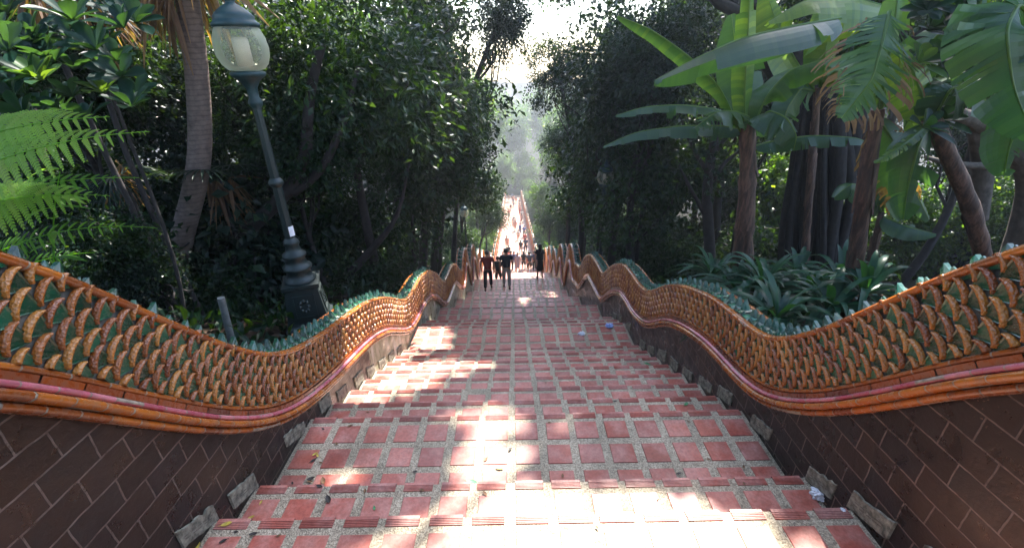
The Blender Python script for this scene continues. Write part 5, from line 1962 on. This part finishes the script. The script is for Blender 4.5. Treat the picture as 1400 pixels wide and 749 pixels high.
def make_person_meshes(kind, pose):
    J = figure(pose)
    def nd(k_, rx, ry=None): return (*J[k_], rx, ry if ry else rx)
    # body: one continuous skin surface
    nodes = [nd('pelvis', .13, .10), nd('waist', .12, .09), nd('chest', .14, .095), nd('neckb', .07, .06), nd('neck', .05, .05), nd('head', .078, .092), nd('top', .055, .065)]
    edges = [(0, 1), (1, 2), (2, 3), (3, 4), (4, 5), (5, 6)]
    for n_ in 'lr':
        b = len(nodes)
        nodes += [nd('hip' + n_, .085), nd('knee' + n_, .055), nd('ank' + n_, .038), nd('toe' + n_, .035)]
        edges += [(0, b), (b, b + 1), (b + 1, b + 2), (b + 2, b + 3)]
        b = len(nodes)
        nodes += [nd('sh' + n_, .055), nd('elb' + n_, .038), nd('wri' + n_, .026), nd('pal' + n_, .035, .022)]
        edges += [(2, b), (b, b + 1), (b + 1, b + 2), (b + 2, b + 3)]
        # fingers and thumb
        pal = np.array(J['pal' + n_]); s_ = -1 if n_ == 'l' else 1
        for f, (dx, dy, L_) in enumerate(((0, .026, .070), (0, .009, .078), (0, -.008, .072), (0, -.024, .058), (-s_ * .01, .038, .045))):
            b2 = len(nodes)
            q1 = pal + np.array([dx - s_ * .004, dy, -.030 if f < 4 else -.002])
            q2 = q1 + np.array([-s_ * .012, .006, -L_ * .8])
            nodes += [(*q1, .009, .009), (*q2, .007, .007)]
            edges += [(b + 3, b2), (b2, b2 + 1)]
    out = {'body': skin_mesh('body', nodes, edges, 2)}
    # shirt with short sleeves
    sl = .62
    def lerp(a, b, t_): return tuple(np.array(J[a]) * (1 - t_) + np.array(J[b]) * t_)
    hem = .90 if kind != 'dress' else .36
    hz = (0, 0, hem)
    nodes = [(0, .01, 1.26, .185, .125), (0, 0, 1.10, .165, .120), (0, 0, (hem + 1.1) / 2, .155, .12), (*hz, .165 if kind != 'dress' else .20, .125 if kind != 'dress' else .17), (0, 0, 1.40, .10, .085), (0, 0, 1.445, .062, .062)]
    edges = [(0, 1), (1, 2), (2, 3), (0, 4), (4, 5)]
    for n_ in 'lr':
        b = len(nodes)
        nodes += [(*J['sh' + n_], .075, .072), (*lerp('sh' + n_, 'elb' + n_, sl), .062, .062)]
        edges += [(0, b), (b, b + 1)]
    out['shirt' if kind != 'dress' else 'dress'] = skin_mesh('shirt', nodes, edges, 2)
    # trousers / shorts
    if kind != 'dress':
        k_end = .97 if kind == 'trousers' else .05
        nodes = [(0, 0, .97, .135, .105), (0, 0, .90, .14, .115)]
        edges = [(0, 1)]
        for n_ in 'lr':
            b = len(nodes)
            nodes += [(*J['hip' + n_][:2], .84, .10, .105), (*J['knee' + n_], .078, .08)]
            edges += [(1, b), (b, b + 1)]
            if kind == 'trousers':
                nodes += [(*lerp('knee' + n_, 'ank' + n_, .9), .062, .066)]
                edges += [(b + 1, b + 2)]
        out['trousers' if kind == 'trousers' else 'shorts'] = skin_mesh('trousers', nodes, edges, 2)
    # hair: a cap over the crown and the back of the head, longer for some
    hb = MB()
    rows = []
    for a in np.linspace(0, 1.95, 9):
        ring = []
        for b in np.linspace(0, 2 * pi, 18, endpoint=False):
            rr0 = sin(a) if a < pi / 2 else 1 - .10 * (a - pi / 2)
            front = .75 if (sin(b) > .35 and a > 1.25) else 1.0
            ring.append((.094 * rr0 * cos(b), -.012 + .106 * rr0 * sin(b) * front, 1.605 + .108 * cos(a) * (1.0 if a < pi / 2 or sin(b) < .1 else 0)))
        rows.append(ring)
    hb.grid(np.array(rows), close=True)
    if kind == 'dress' or pose.get('long'):
        hb.tube([(0, -.05, 1.60), (0, -.075, 1.50), (0, -.09, 1.38), (0, -.09, 1.28)], [.07, .08, .07, .03], 10)
    ho = hb.build('hair', [], None, smooth=True)
    out['hair'] = ho.data; bpy.data.objects.remove(ho)
    nodes, edges = [], []
    sh = []
    for n_ in 'lr':
        a = np.array(J['ank' + n_]); t_ = np.array(J['toe' + n_])
        me = skin_mesh('shoe', [(a[0], a[1] - .03, .045, .045, .045), (*(a * .5 + t_ * .5)[:2], .042, .045, .040), (t_[0], t_[1], .035, .042, .032)], [(0, 1), (1, 2)], 1)
        sh.append(me)
    out['shoe'] = sh
    # face: nose and ears as small features merged with hair-less side (seen from the front)
    return out


PM = {('trousers', 0): make_person_meshes('trousers', dict(stride=.16, arm=.10, w=1.18)),
      ('trousers', 1): make_person_meshes('trousers', dict(stride=-.12, arm=-.12, w=1.15)),
      ('shorts', 0): make_person_meshes('shorts', dict(stride=.14, arm=-.10, w=1.0)),
      ('shorts', 1): make_person_meshes('shorts', dict(stride=-.10, arm=.12, w=.92, long=True)),
      ('dress', 0): make_person_meshes('dress', dict(stride=.06, arm=.05, w=.9, long=True))}
_cm = {}
def cloth(c):
    if c not in _cm:
        _cm[c] = plain('cloth_%d' % len(_cm), c, .85, .15, 60)
    return _cm[c]
M_SKIN = plain('skin', (.42, .22, .15), .5, .06, 20)
M_HAIR = plain('black_hair', (.012, .009, .008), .45, .3, 60)
SKM = {}

# face details shared by everybody: eyes, nose, mouth, ears as one small mesh
fm = MB()
fm.add([(0, .098, 1.605), (-.012, .098, 1.57), (.012, .098, 1.57), (0, .125, 1.573)], [(0, 1, 3), (0, 3, 2), (1, 2, 3)])
for s_ in (-1, 1):
    fm.lathe([(.001, -.004), (.010, 0), (.001, .004)], (s_ * .032, .104, 1.605), 8, mat=1)
    fm.lathe([(.001, -.028), (.012, -.02), (.014, .01), (.001, .028)], (s_ * .082, .01, 1.60), 6)
fm.box(-.022, .022, .095, .104, 1.543, 1.550, mat=2)
_f = fm.build('face', [M_SKIN, M_HAIR, plain('lips', (.30, .09, .07), .5)], None)
FACE = _f.data; bpy.data.objects.remove(_f)


def person(kind, var, u, D, top_c, bot_c, label, h=1.7, rz=pi * 0, shoes=(.05, .05, .05), group='people walking down the stairs', px=True, bag=None):
    x_ = float(at(u, 380, D)[0]) if px else u
    # keep at the same photo column whatever the height
    if px:
        zt = tread_z(D)
        for _ in range(6):
            d0 = np.array([x_, D, zt]); zc_ = d0 @ fwd0; uu = CX + F_PX * (d0 @ rt) / zc_
            x_ += (u - uu) / F_PX * zc_
    zt = tread_z(D)
    root = empty('person', (x_, D, zt + .002), label, 'person', group, rz)
    s_ = h / 1.7
    root.scale = (s_, s_, s_)
    P_ = PM[(kind, var)]
    def ch(nm, me, mt):
        o = bpy.data.objects.new(nm, me); COL.objects.link(o); o.parent = root
        if not me.materials: me.materials.append(mt)
        o.material_slots[0].link = 'OBJECT'; o.material_slots[0].material = mt
        return o
    ch('body', P_['body'], M_SKIN)
    for k_ in ('shirt', 'dress'):
        if k_ in P_: ch(k_, P_[k_], cloth(top_c))
    for k_ in ('trousers', 'shorts'):
        if k_ in P_: ch(k_, P_[k_], cloth(bot_c))
    ch('hair', P_['hair'], M_HAIR)
    for me in P_['shoe']: ch('shoe', me, cloth(shoes))
    o = bpy.data.objects.new('face', FACE); COL.objects.link(o); o.parent = root
    return root


person('trousers', 0, 668, 16.95, (.16, .022, .02), (.012, .012, .016), 'man in a dark red short-sleeved shirt and black trousers walking down at the left', 1.84)
person('trousers', 1, 693, 17.05, (.012, .014, .028), (.30, .31, .29), 'man in a navy shirt and pale grey trousers beside the man in red', 1.86)
person('shorts', 0, 682, 19.6, (.02, .025, .03), (.05, .05, .05), 'person in dark top and shorts just beyond and between the two men in front', 1.68)
person('dress', 0, 738, 17.95, (.010, .010, .014), (.01, .01, .01), 'woman in a long black dress walking alone at the right', 1.68)
person('trousers', 1, 703, 30.6, (.05, .05, .12), (.20, .28, .45), 'small figure in pale blue jeans at the head of the group behind', 1.55, rz=.2)
person('dress', 0, 708, 30.2, (.25, .22, .30), (.1, .1, .1), 'woman with a pale top in the middle of the group behind', 1.62, rz=pi)
person('shorts', 1, 716, 30.9, (.015, .015, .02), (.02, .02, .02), 'person all in black with bare legs in the group behind', 1.64)
person('shorts', 0, 724, 30.0, (.02, .03, .06), (.05, .05, .05), 'tall person in navy with dark shorts in the group behind', 1.76)
person('trousers', 0, 731, 30.8, (.06, .04, .09), (.02, .02, .02), 'person in a plum top nearest the black dress in the group behind', 1.68)
person('trousers', 1, 699, 31.0, (.30, .10, .08), (.02, .02, .02), 'person in a brick-red top half hidden behind the man in navy', 1.66)
person('shorts', 1, 712, 44.5, (.02, .02, .04), (.3, .3, .3), 'person in a black top on the sunlit far steps, left of a pair', 1.66)
person('trousers', 0, 718.5, 45.0, (.015, .02, .06), (.03, .03, .05), 'person in dark blue on the sunlit far steps, right of a pair', 1.74)
rp_ = np.random.default_rng(12)
cols = [((.65, .62, .6), 'white'), ((.45, .08, .07), 'red'), ((.02, .02, .03), 'black'), ((.12, .18, .4), 'blue'), ((.6, .35, .3), 'salmon'), ((.30, .30, .32), 'grey')]
for i in range(26):
    D = 38 + i * 2.6 + rp_.normal() * .6
    x_ = XC + rp_.uniform(-1.4, 1.4)
    c_, nm = cols[rp_.integers(0, 6)]
    kd = list(PM)[rp_.integers(0, 5)]
    person(kd[0], kd[1], x_, D, c_, cols[rp_.integers(0, 6)][0], f'one of the distant climbers in a {nm} top on the bright far steps', rp_.uniform(1.55, 1.78), rz=pi * rp_.integers(0, 2) + rp_.normal() * .2,
           group=f'distant climbers in {nm}', px=False)

# ------------------------------------------------------------------ haze
HAZE = 0.0017
mb = MB(); mb.box(-125, 125, -32, 165, -62, 16)
m = bpy.data.materials.new('haze'); m.use_nodes = True
m.node_tree.nodes.remove(m.node_tree.nodes['Principled BSDF'])
pv = m.node_tree.nodes.new('ShaderNodeVolumePrincipled'); pv.inputs['Color'].default_value = (.9, .95, 1, 1); pv.inputs['Density'].default_value = HAZE
pv.inputs['Anisotropy'].default_value = .5
m.node_tree.links.new(pv.outputs[0], m.node_tree.nodes['Material Output'].inputs['Volume'])
tag(mb.build('haze', m), 'bright hazy air under the trees', kind='stuff')
